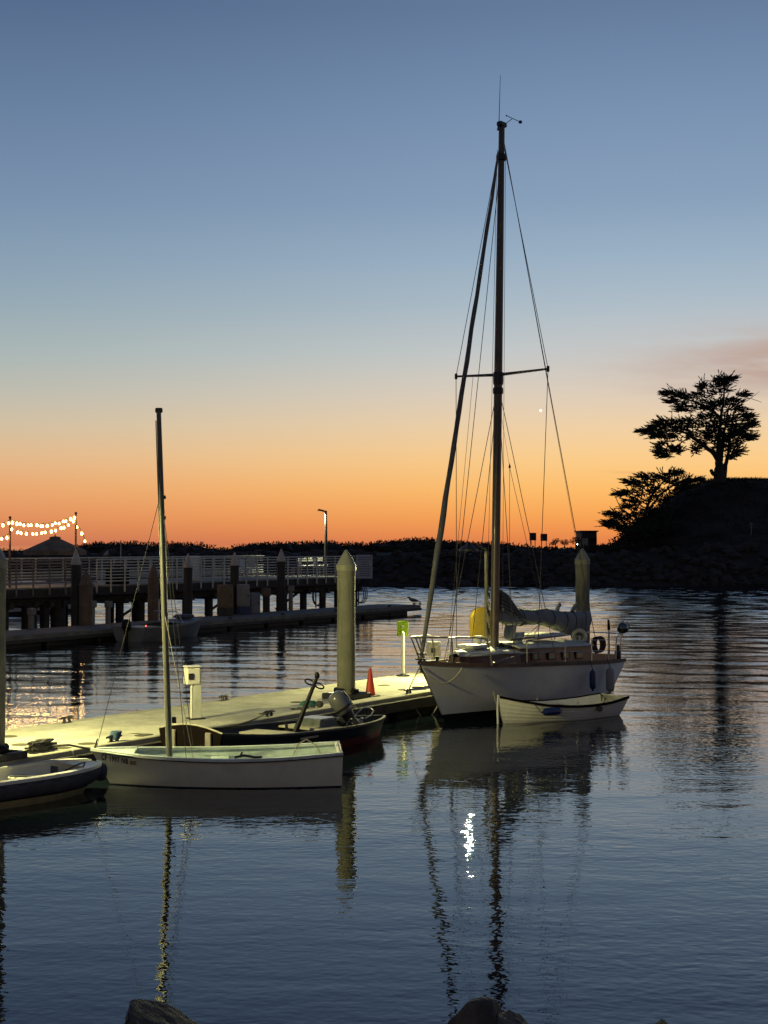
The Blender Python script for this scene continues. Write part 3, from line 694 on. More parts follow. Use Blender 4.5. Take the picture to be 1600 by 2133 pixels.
# ------------------------------------------------------------------ white sailing dinghy with registration
BX = Vector((-4.0, 20.15, 0)); BRZ = math.atan2(.25, 3.4); BL = 3.42
hb = Hull([(0, .035), (.06, .16), (.15, .33), (.3, .51), (.5, .63), (.7, .66), (.88, .62), (1, .57)], [(0, .485), (.25, .425), (.5, .40), (.75, .415), (1, .465)],
          lambda z: .02 + .30 * max(0, (.485 - z)) / .485 * .9, lambda z: BL - .03 * (.46 - z), -.30, [(0, .5), (.3, .38), (.6, .28), (1, .26)])
bt = empty('sailing_dinghy', BX, BRZ, 'white open sailing dinghy with a bare pale mast, nearest in the middle', 'sailing dinghy')
hull = hb.shell(.015, None, 8, 0).build('hull', m_white, bt, smooth=40)
hb.shell(-.15, .015, 3, -.002).build('bottom', mat('dark blue bottom paint', (.02, .025, .04), .5, .2, 4), bt, smooth=40)
hb.shell(.08, None, 5, -.035, cap=(False, True), drop=.005).build('inner_shell', m_inner, bt, smooth=40)
hb.floor(.085).build('floor', m_inner, bt)
hb.strip(-.025, .012, -.06, .012).build('gunwale', mat('gunwale gelcoat', (.62, .66, .60), .35, .1, 4, streak=.2), bt, smooth=40)
hb.strip(-.04, -.026, -.001, .016).build('rub_strip', m_dark, bt, smooth=40)
MB().bbox((BL - .03, 0, .44), (.07, 1.08, .07), .02).build('transom_cap', m_white, bt)
MB().bbox((1.75, 0, .27), (.26, 1.14, .03), .01).build('thwart', m_inner, bt)
fd = MB(); fd.rows([[(x, -y, .47 - .06 * x), (x, 0, .485 - .05 * x), (x, y, .47 - .06 * x)] for x, y in ((.06, .03), (.2, .16), (.4, .31), (.62, .42))]).build('foredeck', m_inner, bt, smooth=40)
mx = 1.09
mst = [(mx - .172 * (z - .1) / 4.97, 0, z) for z in [.1 + 4.97 * i / 10 for i in range(11)]]
ms = MB().tube(mst, [.040] * 7 + [.038, .036, .034, .032], 12).build('mast', m_alu, bt, smooth=40)
MB().bbox((mx - .17, 0, 5.09), (.10, .05, .07), .012).build('masthead', m_dark, ms)
for z in (3.9, 3.62): MB().bbox((mx - .13 + .035, 0, z), (.05, .03, .05), .006).build('fitting', m_dark, ms)
MB().bbox((mx + .05, 0, .86), (.06, .04, .09), .01).build('gooseneck', m_dark, ms)
MB().tube([(mx - .052, -.01, .5), (mx - .21, -.01, 4.95)], .007, 6).build('halyard', m_rope, bt)
def wire(parent, a, b, r=.006, mt=None, name='shroud', sag=0):
    return MB().tube(catenary(a, b, sag, 8) if sag else [a, b], r, 6).build(name, mt or m_wire, parent)
wire(bt, (mx - .14, 0, 3.95), (.10, .0, .5), .0045, m_wire, 'forestay'); wire(bt, (mx - .13, 0, 3.9), (mx + .28, .5, .43), .0045); wire(bt, (mx - .13, 0, 3.9), (mx + .25, -.56, .42), .0045)
wire(bt, (mx - .1, 0, 2.4), (mx + .34, -.55, .42), .005, m_rope, 'loose_line')
MB().tube([(.07, 0, .48), (.11, 0, .62)], [.016, .008], 8).build('stem_fitting', m_dark, bt)
MB().tube([(2.75, -.55, .44), (2.82, -.50, .58), (2.93, -.47, .64), (3.06, -.5, .57), (3.13, -.55, .44)], .009, 6).build('rope_loop', m_rope, bt, smooth=60)
c2 = MB(); c2.tube([(1.98, -.62, .43), (2.1, -.6, .455), (2.25, -.62, .43), (2.34, -.6, .43)], .018, 6); c2.tube([(2.05, -.6, .43), (2.08, -.6, .50)], .014, 6); c2.build('jam_cleat', m_dark, bt, smooth=60)
# registration lettering laid on the hull side
def letter_mesh(text, height):
    cu = bpy.data.curves.new('lettering', 'FONT'); cu.body = text; cu.size = height / .7; cu.fill_mode = 'FRONT'; cu.resolution_u = 3; cu.offset = .0035; cu.space_character = 1.12
    ob = bpy.data.objects.new('lettering', cu); C.objects.link(ob); bpy.context.view_layer.update()
    dg = bpy.context.evaluated_depsgraph_get(); me = bpy.data.meshes.new_from_object(ob.evaluated_get(dg)); bpy.data.objects.remove(ob); return me
me = letter_mesh('CF 1997 NB', .078); me.name = 'lettering'
wdt = max(v.co.x for v in me.vertices)
for v in me.vertices:
    u = v.co.x / wdt; lx = .17 + .38 * u; lz = .345 - .035 * u + v.co.y
    t_ = hb.t_at(lx, lz); v.co = Vector((lx, -(hb.y(t_, lz) + .006), lz))
par = list(range(len(me.vertices)))
def find(i):
    while par[i] != i: par[i] = par[par[i]]; i = par[i]
    return i
for pg in me.polygons:
    vs_ = list(pg.vertices)
    for v in vs_[1:]: par[find(v)] = find(vs_[0])
isl = {}
for pg in me.polygons: isl.setdefault(find(pg.vertices[0]), []).append(tuple(pg.vertices))
co = [tuple(v.co) for v in me.vertices]
for k in sorted(isl, key=lambda k: min(co[i][0] for f in isl[k] for i in f)):
    ids = sorted({i for f in isl[k] for i in f}); mp_ = {i: n for n, i in enumerate(ids)}
    MB().add([co[i] for i in ids], [tuple(mp_[i] for i in f) for f in isl[k]]).build('letter', m_black, hull)
stk = [[(lx, -(hb.y(hb.t_at(lx, lz), lz) + .004), lz) for lx in (.575, .62, .66)] for lz in (.30, .33, .355)]
MB().rows(stk).build('sticker', mat('faded sticker', (.42, .26, .10), .6, .2, 20), hull)

# ------------------------------------------------------------------ grey and white tender at the left edge
AX = Vector((-3.85, 19.7, 0)); ARZ = math.atan2(-.73, -.68); AL = 2.8
ab = [(t, .54 * math.sqrt(max(0, 1 - (1 - min(1, (t + .012) / .34)) ** 2)) * (1 - .08 * max(0, t - .5))) for t in [0, .01, .03, .06, .1, .15, .2, .27, .34, .5, .7, .85, 1]]
ha = Hull(ab, [(0, .385), (.3, .36), (.6, .35), (1, .36)], lambda z: .22 * max(0, .38 - z) / .38, lambda z: AL, -.12, [(0, .5), (.3, .3), (1, .2)], 40)
at_ = empty('rubber_sided_tender', AX, ARZ, 'white tender with grey rubber sides cut by the left edge', 'tender')
ha.shell(.0, None, 8, 0).build('hull', m_tan, at_, smooth=40); ha.shell(-.1, .0, 2, 0).build('bottom', m_tan, at_, smooth=40)
m = MB()
for side in (-1, 1):
    rows = []
    for i in range(41):
        t_ = i / 40; q = []
        for k in range(9):
            a = math.pi * (k / 8 - .5); z = .225 + .105 * math.sin(a); x, y, _ = ha.pt(t_, z, 1); q.append((x - (.05 * math.cos(a) if t_ < .03 else 0), side * (y + .004 + .055 * math.cos(a)), z))
        rows.append(q)
    m.rows(rows)
sk = m.build('rubber_sponson', m_grey, at_, smooth=50)
ha.band(.105, .125, .012).build('black_piping', m_black, at_, smooth=40)
for i in range(9):
    t_ = .16 + i * .09; x, y, _ = ha.pt(t_, .33, 1); MB().tube([(x - .07, y + .035, .318), (x, y + .045, .300), (x + .07, y + .035, .318)], .007, 6).build('grab_line', m_drope, sk)
ha.shell(.10, None, 5, -.05, cap=(False, True), drop=.004).build('inner_shell', m_white, at_, smooth=40)
ha.floor(.105, .05).build('floor', m_white, at_)
ha.strip(-.025, .016, -.09, .025).build('gunwale', m_white, at_, smooth=40)
fd = MB(); fd.rows([[(x, ha.y(ha.t_at(x, .36), .36) * u * .95, .37 - .03 * x + .012 * (1 - u * u)) for u in (-1, -.5, 0, .5, 1)] for x in (.0, .04, .1, .18, .26, .34)]).build('bow_deck', m_white, at_, smooth=50)
MB().bbox((.85, 0, .235), (.42, .86, .05), .02).build('bow_seat', m_white, at_); MB().bbox((1.75, 0, .235), (.34, .92, .05), .02).build('middle_seat', m_white, at_)
MB().bbox((.50, -.18, .30), (.02, .14, .1), .004).build('label_plate', m_grey, at_)
t_ = ha.pt(.012, .25, 1); bf = MB().lathe([(.0001, -.13), (.05, -.12), (.075, -.05), (.08, .03), (.06, .1), (.0001, .12)], 14, (-.09, .04, .24)).build('bow_bumper', m_grey, at_, smooth=60)
MB().tube([(1.1, -.3, .27), (.9, -.1, .27), (.6, .15, .32), (.45, .3, .42), (.40, .36, .44), (.46, .38, .36)], .012, 6).build('painter_rope', m_drope, at_, smooth=60)
tag(MB().tube([dk(14.6, .2, .5), dk(14.9, .02, .5), dk(15.1, -.12, .44), dk(15.3, -.38, .33)] , .016, 6).build('mooring_line', m_drope, smooth=60), 'dark line from the dock edge into the grey rubber tender', 'rope')
t = MB(); rr = random.Random(3)
for k in range(4):
    pts = [dk(14.55 + .24 * math.sin(i * .9 + k) + .02 * k, .22 + .09 * math.cos(i * 1.3 + k * 2), DKZ + .03 + .035 * k + .02 * rr.random()) for i in range(12)]
    t.tube(pts, .018, 6)
tag(t.build('rope_pile', m_drope, smooth=60), 'tangled black rope heaped on the dock edge beside the left piling', 'rope')

# ------------------------------------------------------------------ dark workboat with outboard
CX = Vector((-2.79, 21.5, 0)); CRZ = math.atan2(3.85, 2.79); CL = 4.75
hc = Hull([(0, .54), (.15, .62), (.35, .67), (.6, .64), (.8, .48), (.92, .26), (1, .03)], [(0, .55), (.1, .49), (.25, .42), (.5, .375), (.75, .345), (1, .33)],
          lambda z: 0.0, lambda z: CL - .45 * (.33 - z), -.25, [(0, .35), (.5, .35), (.8, .55), (1, .9)])
ct = empty('workboat', CX, CRZ, 'low dark workboat with red bottom carrying a tilted outboard', 'boat')
hc.shell(lambda t: .10 + .06 * t, None, 6, 0, cap=(True, False)).build('hull', m_navy, ct, smooth=40)
hc.shell(-.15, .10, 3, -.001, cap=(True, False)).build('bottom', m_red, ct, smooth=40)
m = MB()
for side in (-1, 1): m.rows([[hc.pt(i / 36, .10 + .06 * i / 36 * j, side) for j in (0, 1)] for i in range(37)])
m.build('bottom_edge', m_red, ct, smooth=40)
hc.shell(.08, None, 4, -.03, cap=(True, False), drop=.004).build('inner_shell', m_navy, ct, smooth=40)
hc.floor(.09).build('floor', m_brown, ct); hc.strip(-.02, .012, -.045, .018).build('gunwale', m_navy, ct, smooth=40)
m = MB(); m.rows([[(CL * t_ - .0, -(hc.b(t_) + .006), hc.sh(t_) + .014), (CL * t_, -(hc.b(t_) - .03), hc.sh(t_) + .016)] for t_ in [.62 + .37 * i / 12 for i in range(13)]]); m.build('gunwale_strip', m_strap, ct)
arc = [(-.62 + 1.24 * i / 14, .55 + .09 * math.sin(math.pi * i / 14)) for i in range(15)]
MB().prism([(-.52, .12), (.52, .12)] + arc[::-1], -.035, .0, lambda x, y, z: (z - .002, x, y)).build('transom_board', m_brown, ct, smooth=30)
MB().tube([(-.02, y, z + .008) for y, z in arc], .014, 6).build('transom_rail', m_bench, ct, smooth=50)
for y in (-.38, .32): MB().bbox((-.055, y, .34), (.035, .11, .44), .008).build('transom_cleat', m_strap, ct)
MB().rows([[(CL * t_, y * .97, .30 + .02 * (1 - abs(y))) for y in (-hc.b(t_), 0, hc.b(t_))] for t_ in (.36, .4, .45)]).build('thwart', m_bench, ct, solid=.03)
MB().rows([[(CL * t_, y * .9, .315) for y in (-hc.b(t_), 0, hc.b(t_))] for t_ in (.56, .62, .66)]).build('thwart', m_bench, ct, solid=.03)
m = MB(); rr = random.Random(6)
# gear heaped in the end of the boat, each its own piece
for i in range(7):
    x = rr.uniform(3.2, 4.0); y = rr.uniform(-.25, .3); g = MB()
    g.lathe([(.03, 0), (.05, .02), (.05, .12), (.02, .15), (.02, .19)], 10, (x, y, .25), Matrix.Rotation(rr.uniform(-1.2, 1.2), 3, 'X')); g.build('gear_can', [m_steel, m_dark, m_grey][i % 3], ct, smooth=40)
MB().bbox((3.05, .1, .38), (.42, .5, .16), .02).build('gear_box', mat('clear plastic crate', (.12, .13, .13), .15, .3, 9), ct)
# anchor standing in the workboat
b0 = CX + Vector((2.62 * .587 + .1, 2.62 * .81 - .1, .10)); 
t = empty('anchor', b0, CRZ, 'dark anchor leaning upright in the workboat', 'anchor')
tip = px(661, 1410, 23.6) - b0; q = Matrix.Rotation(-CRZ, 3, 'Z'); base = q @ (px(614, 1528, 23.4) - b0); tip = q @ tip
dv = (tip - base); dn = dv.normalized(); sd = q @ Vector((1, 0, .05)); sd = (sd - dn * sd.dot(dn)).normalized()
MB().tube([base + dv * u for u in (0, .3, .45, .55, .9, 1)], [.045, .042, .036, .036, .03, .024], 10).build('shank', m_black, t, smooth=40)
c0 = base + dv * .88
for sg in (-1, 1):
    cc = c0 + sd * sg * .085
    MB().tube([cc + (sd * math.cos(a) * .075 + dn * math.sin(a) * .038) for a in [2 * math.pi * i / 12 for i in range(13)]], .014, 6).build('stock_loop', m_black, t, smooth=60)
MB().lathe([(.03, -.02), (.042, .0), (.042, .05), (.02, .08)], 10, tuple(base + dv)).build('crown_eye', m_black, t, smooth=40)
for sg in (-1, 1): MB().tube([base, base + sd * sg * .14 + dn * .02, base + sd * sg * .2 + dn * .14], [.04, .035, .015], 8).build('fluke', m_black, t, smooth=40)
# outboard motor, tilted, cowl up
p0 = px(715, 1490, 24.35)
t = empty('outboard_motor', (p0.x, p0.y, .36), 0, 'tilted outboard motor with a glossy grey cowl in the workboat', 'outboard motor')
m_cowl = mat('grey outboard cowl', (.10, .10, .10), .22, .1, 5, coat=.6)
rt = Matrix.Rotation(R(-34), 3, 'Y')
prof = [(.0001, .40), (.06, .395), (.115, .37), (.150, .31), (.162, .22), (.158, .10), (.145, .02), (.12, 0), (.0001, -.005)]
cw = MB().lathe(prof[::-1], 24, (.06, 0, .13), rt, sx=1.0, sy=1.25).build('cowl', m_cowl, t, smooth=50)
MB().lathe([(.160, .085), (.166, .09), (.166, .115), (.160, .12)], 24, (.06, 0, .13), rt, sx=1.0, sy=1.25).build('cowl_band', m_black, cw, smooth=40)
f = lambda x, y, z: tuple(Vector((.06, 0, .13)) + rt @ Vector((x, y, z)))
MB().prism([(-.03, -.05), (.03, -.05), (.03, .34), (-.03, .34)], .0, .012, lambda x, y, z: f(.160 + z, x, y)).build('cowl_panel', m_black, cw)
MB().tube([f(0, 0, .02), f(.0, 0, -.12), f(.03, 0, -.30), f(.08, 0, -.42)], [.11, .08, .055, .045], 12, sq=.8).build('leg', m_dark, t, smooth=50)
MB().bbox(f(-.14, 0, -.06), (.12, .26, .16), .02, rt).build('clamp_bracket', m_dark, t)
MB().tube([f(-.1, .05, -.02), f(-.28, .06, .0), f(-.42, .06, .03)], [.025, .022, .026], 8).build('tiller', m_black, t, smooth=50)
MB().tube([(.2, .0, .10), (.32, 0, .21), (.44, .02, .215), (.50, .02, .17), (.46, .02, .09), (.36, 0, .04)], .011, 8).build('grab_handle', m_steel, t, smooth=60)
MB().lathe([(.03, -.05), (.05, -.02), (.05, .02), (.02, .05)], 10, f(.08, 0, -.42), Matrix.Rotation(R(60), 3, 'Y')).build('propeller_hub', m_dark, t, smooth=40)
for k in range(3):
    a = k * 2.094; MB().add([f(.08, .03 * math.cos(a), -.42 + .03 * math.sin(a)), f(.06, .12 * math.cos(a - .3), -.42 + .12 * math.sin(a - .3)), f(.10, .13 * math.cos(a + .3), -.42 + .13 * math.sin(a + .3))], [(0, 1, 2)]).build('propeller_blade', m_dark, t, solid=.006)
# lines and oddments on the dock edge
def line(pts, label, r=.011, mt=None, name='mooring_line'):
    return tag(MB().tube(pts, r, 6).build(name, mt or m_rope, smooth=60), label, 'rope')
cw_ = lambda x, y, z: CX + Matrix.Rotation(CRZ, 3, 'Z') @ Vector((x, y, z))
line(catenary(dk(19.6, .12, .5), cw_(1.0, .5, .46), .06), 'short dark line from a dock cleat to the workboat', .012, m_drope)
t = MB()
pts = [dk(20.6 + .55 * u / 20, .35 + .09 * math.sin(u * .9), DKZ + .014) for u in range(21)]; t.tube(pts, .013, 6)
tag(t.build('loose_rope', m_drope, smooth=60), 'dark rope snaking on the dock behind the anchor', 'rope')
tag(MB().lathe([(.0001, 0), (.05, .01), (.075, .06), (.05, .11), (.0001, .12)], 12, dk(21.2, .22)).build('rope_ball', m_drope, smooth=60), 'dark round knot of rope on the dock edge left of the outboard', 'rope')
pts = [px(255, 1531, 22.25), px(262, 1528, 22.3), px(285, 1527.5, 22.2), px(305, 1529, 22.1), px(320, 1529, 22.0)]
tag(MB().tube(pts, [.010, .012, .012, .014, .012], 6).build('boat_hook', m_wale, smooth=60), 'thin curved stick lying over the near dock cleat', 'boat hook')
m = MB()
for k in range(5): m.tube([dk(15.92 + .07 * math.cos(a) + .01 * k, .13 + .07 * math.sin(a), DKZ + .05 + .022 * k) for a in [i * .785 for i in range(9)]], .014, 6)
tag(m.build('blue_line', mat('blue rope', (.05, .09, .14), .9, .2, 20), smooth=60), 'blue rope wrapped around the near dock cleat', 'rope')
# ------------------------------------------------------------------ the sailboat
SX = Vector((.63, 26.5, 0)); SRZ = math.atan2(.8, .6); SL = 6.75
hs = Hull([(0, .02), (.06, .22), (.15, .50), (.28, .80), (.42, .98), (.55, 1.03), (.7, .99), (.85, .82), (1, .58)], [(0, 1.14), (.18, 1.04), (.42, .975), (.65, .905), (.85, .84), (1, .80)],
          lambda z: .82 * ((1.14 - z) / 1.14) ** 1.05 if z < 1.14 else 0, lambda z: SL - .5 * (.8 - z), -.55, [(0, 1.15), (.2, .8), (.42, .42), (.7, .36), (1, .5)], 44)
sb = empty('sailboat', SX, SRZ, 'white wooden sailboat with a tall bare mast moored alongside the dock', 'sailboat')
hull = hs.shell(.15, None, 10, 0).build('hull', m_hullw, sb, smooth=50)
hs.shell(-.3, .15, 4, -.002).build('bottom', m_black, sb, smooth=50)
hs.deck(-.012, .05).build('deck', mat('grey deck paint', (.33, .33, .29), .8, .15, 3), sb, smooth=50)
hs.strip(-.035, .035, -.03, .014).build('toe_rail', mat('weathered teak', (.11, .065, .045), .7, .3, 6), sb, smooth=40)
MB().bbox((.35, 0, 1.13), (.35, .10, .06), .015).build('bow_roller', m_dark, sb)
for x_ in (.42, .95): MB().lathe([(.03, 0), (.03, .1), (.04, .11), (.04, .13)], 10, (x_, -.1, hs.sh(x_ / SL))).build('samson_post', m_dark, sb, smooth=40)
# cabin: low forward trunk, then the main cabin with portlights
def trunk(x0, x1, hw, zb, zt, rnd, name, nosew=.6):
    """varnished side wall, plan rounded at the front"""
    m = MB(); rows = []; pl = []
    n = 18
    for i in range(n + 1):
        u = i / n; x = x0 + (x1 - x0) * u; k = min(1, u / rnd); w_ = hw(x) * (nosew + (1 - nosew) * math.sqrt(1 - (1 - k) ** 2)); pl.append((x, w_))
    for side in (-1, 1):
        rows = [[(x, side * w_, zb(x)), (x, side * (w_ - .03), zt(x))] for x, w_ in pl]
        m.rows(rows)
    m.rows([[(x0, -pl[0][1], zb(x0)), (x0, pl[0][1], zb(x0))], [(x0, -pl[0][1] + .03, zt(x0)), (x0, pl[0][1] - .03, zt(x0))]])
    m.rows([[(x1, -pl[-1][1], zb(x1)), (x1, pl[-1][1], zb(x1))], [(x1, -pl[-1][1] + .03, zt(x1)), (x1, pl[-1][1] - .03, zt(x1))]])
    rf = MB(); rr_ = []
    for x, w_ in [(pl[0][0] - .03, pl[0][1])] + pl + [(pl[-1][0] + .06, pl[-1][1])]:
        rr_.append([(x, (w_ + .01) * v, zt(x) + .015 + .085 * (1 - v * v)) for v in (-1, -.8, -.5, 0, .5, .8, 1)])
    rf.rows(rr_)
    return m, rf
dkz = lambda x: hs.sh(x / SL) - .02
m, rf = trunk(1.15, 2.75, lambda x: .34 + .16 * (x - 1.15), dkz, lambda x: dkz(x) + .15 + .06 * min(1, (x - 1.15) / .8), .45, 'trunk', .35)
fw = m.build('forward_trunk', m_wood, sb, smooth=40); rf.build('trunk_roof', m_roof, sb, smooth=40, solid=.03)
m, rf = trunk(2.55, 5.15, lambda x: .68 - .02 * abs(x - 3.8), dkz, lambda x: dkz(x) + .30 + .03 * (x - 2.5) / 2.5, .2, 'cabin', .85)
cb = m.build('cabin_side', m_wood, sb, smooth=40); rf.build('cabin_roof', m_roof, sb, smooth=40, solid=.03)
for x_ in (2.95, 3.5, 4.05, 4.6):
    for side in (-1, 1):
        y_ = side * (.68 - .02 * abs(x_ - 3.8) + .0); z_ = dkz(x_) + .16
        fr = MB().bbox((x_, y_, z_), (.30, .03, .15), .012).build('portlight', m_dark, sb); MB().bbox((x_, y_ + side * .012, z_), (.25, .012, .11), .004).build('pane', m_glass, fr)
MB().bbox((4.0, -.1, 1.44), (1.05, .62, .07), .025).build('sliding_hatch', m_roof, sb); MB().bbox((1.75, 0, 1.34), (.46, .46, .07), .02).build('fore_hatch', m_roof, sb)
m = MB()
for side in (-1, 1): m.tube([(2.95, side * .42, 1.35), (2.98, side * .42, 1.40), (4.7, side * .42, 1.43), (4.74, side * .42, 1.38)], .014, 6)
m.build('grab_rail', m_wood, sb, smooth=50)
MB().bbox((3.5, -.28, 1.43), (1.9, .05, .04), .01, Matrix.Rotation(R(4), 3, 'Z')).build('stowed_pole', m_wood, sb)
for side in (-1, 1):
    m = MB(); m.rows([[(x, side * (.62 - .04 * (x - 5.1)), dkz(x)), (x, side * (.60 - .04 * (x - 5.1)), dkz(x) + .2 - .05 * (x - 5.1))] for x in (5.17, 5.6, 6.1, 6.4)]); m.build('cockpit_coaming', m_wood, sb, solid=.03)
MB().box((5.85, 0, .62), (1.3, 1.05, .04)).build('cockpit_floor', m_roof, sb)
MB().tube([(6.5, 0, .75), (6.2, 0, 1.05), (5.7, 0, 1.12)], [.03, .025, .02], 8).build('tiller', m_wood, sb, smooth=50)
# spars
def mp(z): u = (z - 1.0) / 10.35; return Vector((2.48 + .10 * u, -.13 * u, z))
MB().tube([mp(.95 + 10.4 * i / 12) for i in range(13)], [.082] * 7 + [.079, .075, .071, .067, .062, .058], 14).build('mast', m_mast, sb, smooth=50)
mast = [c for c in sb.children if c.name.startswith('mast')][0]
h = mp(11.35)
MB().bbox(h + Vector((0, 0, .04)), (.22, .12, .10), .02).build('masthead_fitting', m_dark, mast); MB().tube([h + Vector((-.1, 0, .02)), h + Vector((-.14, 0, -.1))], .02, 8).build('sheave_box', m_dark, mast)
MB().tube([h + Vector((-.02, .05, .08)), h + Vector((.03, .05, 1.02))], [.008, .004], 6).build('antenna', m_dark, mast)
q = Matrix.Rotation(-SRZ, 3, 'Z')
wv = lambda x, y, z: tuple(h + q @ Vector((x, y, z)))
m = MB(); m.tube([wv(.06, 0, .05), wv(.20, 0, .15)], .007, 6); m.tube([wv(.10, 0, .21), wv(.36, 0, .09)], .007, 6); m.build('wind_vane', m_dark, mast)
MB().lathe([(.0001, -.035), (.035, -.02), (.035, .02), (.0001, .035)], 8, wv(.36, 0, .09)).build('wind_cup', m_dark, mast, smooth=60)
MB().lathe([(.0001, -.02), (.018, 0), (.0001, .02)], 8, wv(.09, 0, .215)).build('vane_weight', m_dark, mast, smooth=60)
for z_, l in ((10.75, .12), (6.46, .24), (6.22, .12)): 
    c_ = mp(z_); MB().lathe([(.095, -l / 2), (.102, -l / 4), (.102, l / 4), (.095, l / 2)], 12, tuple(c_)).build('mast_band', m_dark, mast, smooth=40)
SPZ = 6.53; tips = {}
for side in (-1, 1):
    a = mp(SPZ); b = a + Vector((.10, side * 1.05, .05)); tips[side] = b
    MB().tube([a, b], [.032, .020], 8).build('spreader', m_mast, sb, smooth=50); MB().bbox(b, (.05, .05, .12), .012).build('spreader_tip', m_dark, sb)
# boom and furled mainsail with its cover
bz = lambda u: 1.80 - .13 * u
def bm_(u): return Vector((2.60 + 3.62 * u, .0, bz(u)))
MB().tube([bm_(0), bm_(1)], .05, 10).build('boom', m_mast, sb, smooth=50)
MB().bbox((2.56, 0, 1.80), (.12, .1, .12), .02).build('gooseneck', m_dark, sb)
rr = random.Random(4); rows = []
for i in range(49):
    u = i / 48; c_ = bm_(-.01 + 1.0 * u)
    up = interp([(0, .62), (.06, .56), (.12, .38), (.2, .22), (.35, .20), (.5, .22), (.7, .17), (.85, .15), (.95, .18), (1, .17)], u)
    dn = interp([(0, .02), (.08, .10), (.2, .13), (.4, .10), (.55, .16), (.7, .29), (.85, .35), (.95, .33), (1, .16)], u)
    wd = interp([(0, .05), (.1, .12), (.3, .16), (.6, .17), (.9, .14), (1, .08)], u)
    tie = 1 - .12 * max(math.exp(-((u - k) / .012) ** 2) for k in (.22, .38, .55, .68, .80, .92))
    row = []
    for k in range(20):
        a = 2 * math.pi * k / 20; s_, c2 = math.sin(a), math.cos(a)
        r_ = 1 + .10 * noise.noise(Vector((u * 9, k * .7, 2.0))) + .05 * noise.noise(Vector((u * 24, k * .9, 5.0)))
        row.append((c_.x + .02 * noise.noise(Vector((u * 6, k, 1))), c_.y + c2 * wd * r_ * tie, c_.z + (s_ * up if s_ > 0 else s_ * dn) * r_ * tie))
    rows.append(row)
m = MB(); m.rows(rows, close=True); n0 = 20
m.f.append(tuple(range(19, -1, -1))); m.f.append(tuple(48 * 20 + k for k in range(20)))
sail = m.build('furled_mainsail', m_sail, sb, smooth=70)
for u in (.22, .38, .55, .68, .80, .92):
    i = int(round(u * 48)); MB().tube([Vector(v) + (Vector(v) - bm_(u)).normalized() * .006 for v in rows[i]] + [Vector(rows[i][0])], .009, 6).build('sail_tie', m_drope, sail)
for u, hh in ((.62, .16), (.80, .14)):
    c_ = bm_(u) + Vector((0, 0, .15)); MB().tube([c_, c_ + Vector((.06, 0, hh * .6)), c_ + Vector((.13, 0, hh)), c_ + Vector((.17, 0, hh * .75))], [.05, .045, .035, .02], 8).build('cloth_fold', m_sail, sail, smooth=60)
for k in range(6):                                  # hanging folds at the luff
    z0 = 2.36 - .07 * k; MB().tube([(2.60, -.06 - .01 * k, z0), (2.78 + .03 * k, -.12, z0 - .10), (3.05 + .07 * k, -.16, z0 - .34 + .02 * k)], [.03, .026, .012], 6).build('luff_fold', m_furl, sail, smooth=60)
# canvas hung under the gooseneck
rows = [[(2.72 + .32 * v, -.12 + .05 * math.sin(v * 5 + u * 2), 1.74 - .30 * u - .05 * math.sin(v * 3.1)) for v in [j / 8 for j in range(9)]] for u in [i / 5 for i in range(6)]]
MB().rows(rows).build('hatch_canvas', m_sail, sb, smooth=70, solid=.012)
rows = [[(2.75 + .34 * v, -.30 + .04 * math.sin(v * 6 + u * 2), 1.56 - .22 * u) for v in [j / 8 for j in range(9)]] for u in [i / 4 for i in range(5)]]
MB().rows(rows).build('hatch_canvas', mat('pale green canvas', (.42, .47, .42), .85, .2, 6), sb, smooth=70, solid=.012)
# roller-furled headsail
a = Vector((.06, 0, 1.22)); b = mp(10.85) + Vector((-.09, 0, 0)); n = 30
pts = [a.lerp(b, i / n) + Vector((.005 * math.sin(i * 1.9), .005 * math.cos(i * 1.3), 0)) for i in range(n + 1)]
rs = [interp([(0, .030), (.04, .040), (.18, .055), (.26, .062), (.3, .050), (.6, .045), (.9, .036), (1, .022)], i / n) * (1 + .06 * math.sin(i * 2.3)) for i in range(n + 1)]
hd = MB().tube(pts, rs, 10).build('furled_headsail', m_furl, sb, smooth=60)
dn = (b - a).normalized(); d0 = a - dn * .02
for k, rr_ in ((0, .10), (.10, .10)): MB().lathe([(.03, -.012), (rr_, -.012), (rr_, .012), (.03, .012)], 14, tuple(d0 + dn * k)).build('furler_drum_plate', m_black, hd, smooth=30)
MB().tube([(.02, 0, 1.10), tuple(d0)], .018, 8).build('forestay_toggle', m_dark, sb)
# standing and running rigging
def W(a, b, r=.0065, name='shroud', mt=None): return MB().tube([a, b], r, 6).build(name, mt or m_wire, sb)
def chain(x, side): t_ = x / SL; return Vector((x, side * (hs.b(t_) - .02), hs.sh(t_) + .02))
for side in (-1, 1):
    W(mp(11.2), tips[side], .0065, 'cap_shroud'); W(tips[side], chain(2.55, side), .0065, 'cap_shroud')
    W(mp(6.35), chain(1.95, side), .0065, 'lower_shroud'); W(mp(6.35), chain(3.15, side), .0065, 'lower_shroud')
W(mp(11.3), (6.62, 0, .86), .0075, 'backstay')
W(mp(10.2) + Vector((-.07, .02, 0)), (.95, .0, 1.12), .0065, 'inner_forestay')
W(mp(10.9) + Vector((.06, -.06, 0)), bm_(1) + Vector((0, 0, .12)), .004, 'topping_lift')
W(mp(10.9) + Vector((.07, -.05, 0)), mp(1.6) + Vector((.12, -.10, 0)), .004, 'halyard'); W(mp(10.9) + Vector((-.07, .05, 0)), mp(1.5) + Vector((-.16, .08, 0)), .004, 'halyard')
fl = mp(SPZ) + Vector((.06, .62, .03)); W(fl, Vector((2.2, .9, 1.05)), .004, 'flag_halyard')
lz = mp(4.75) + Vector((.30, -.10, 0))
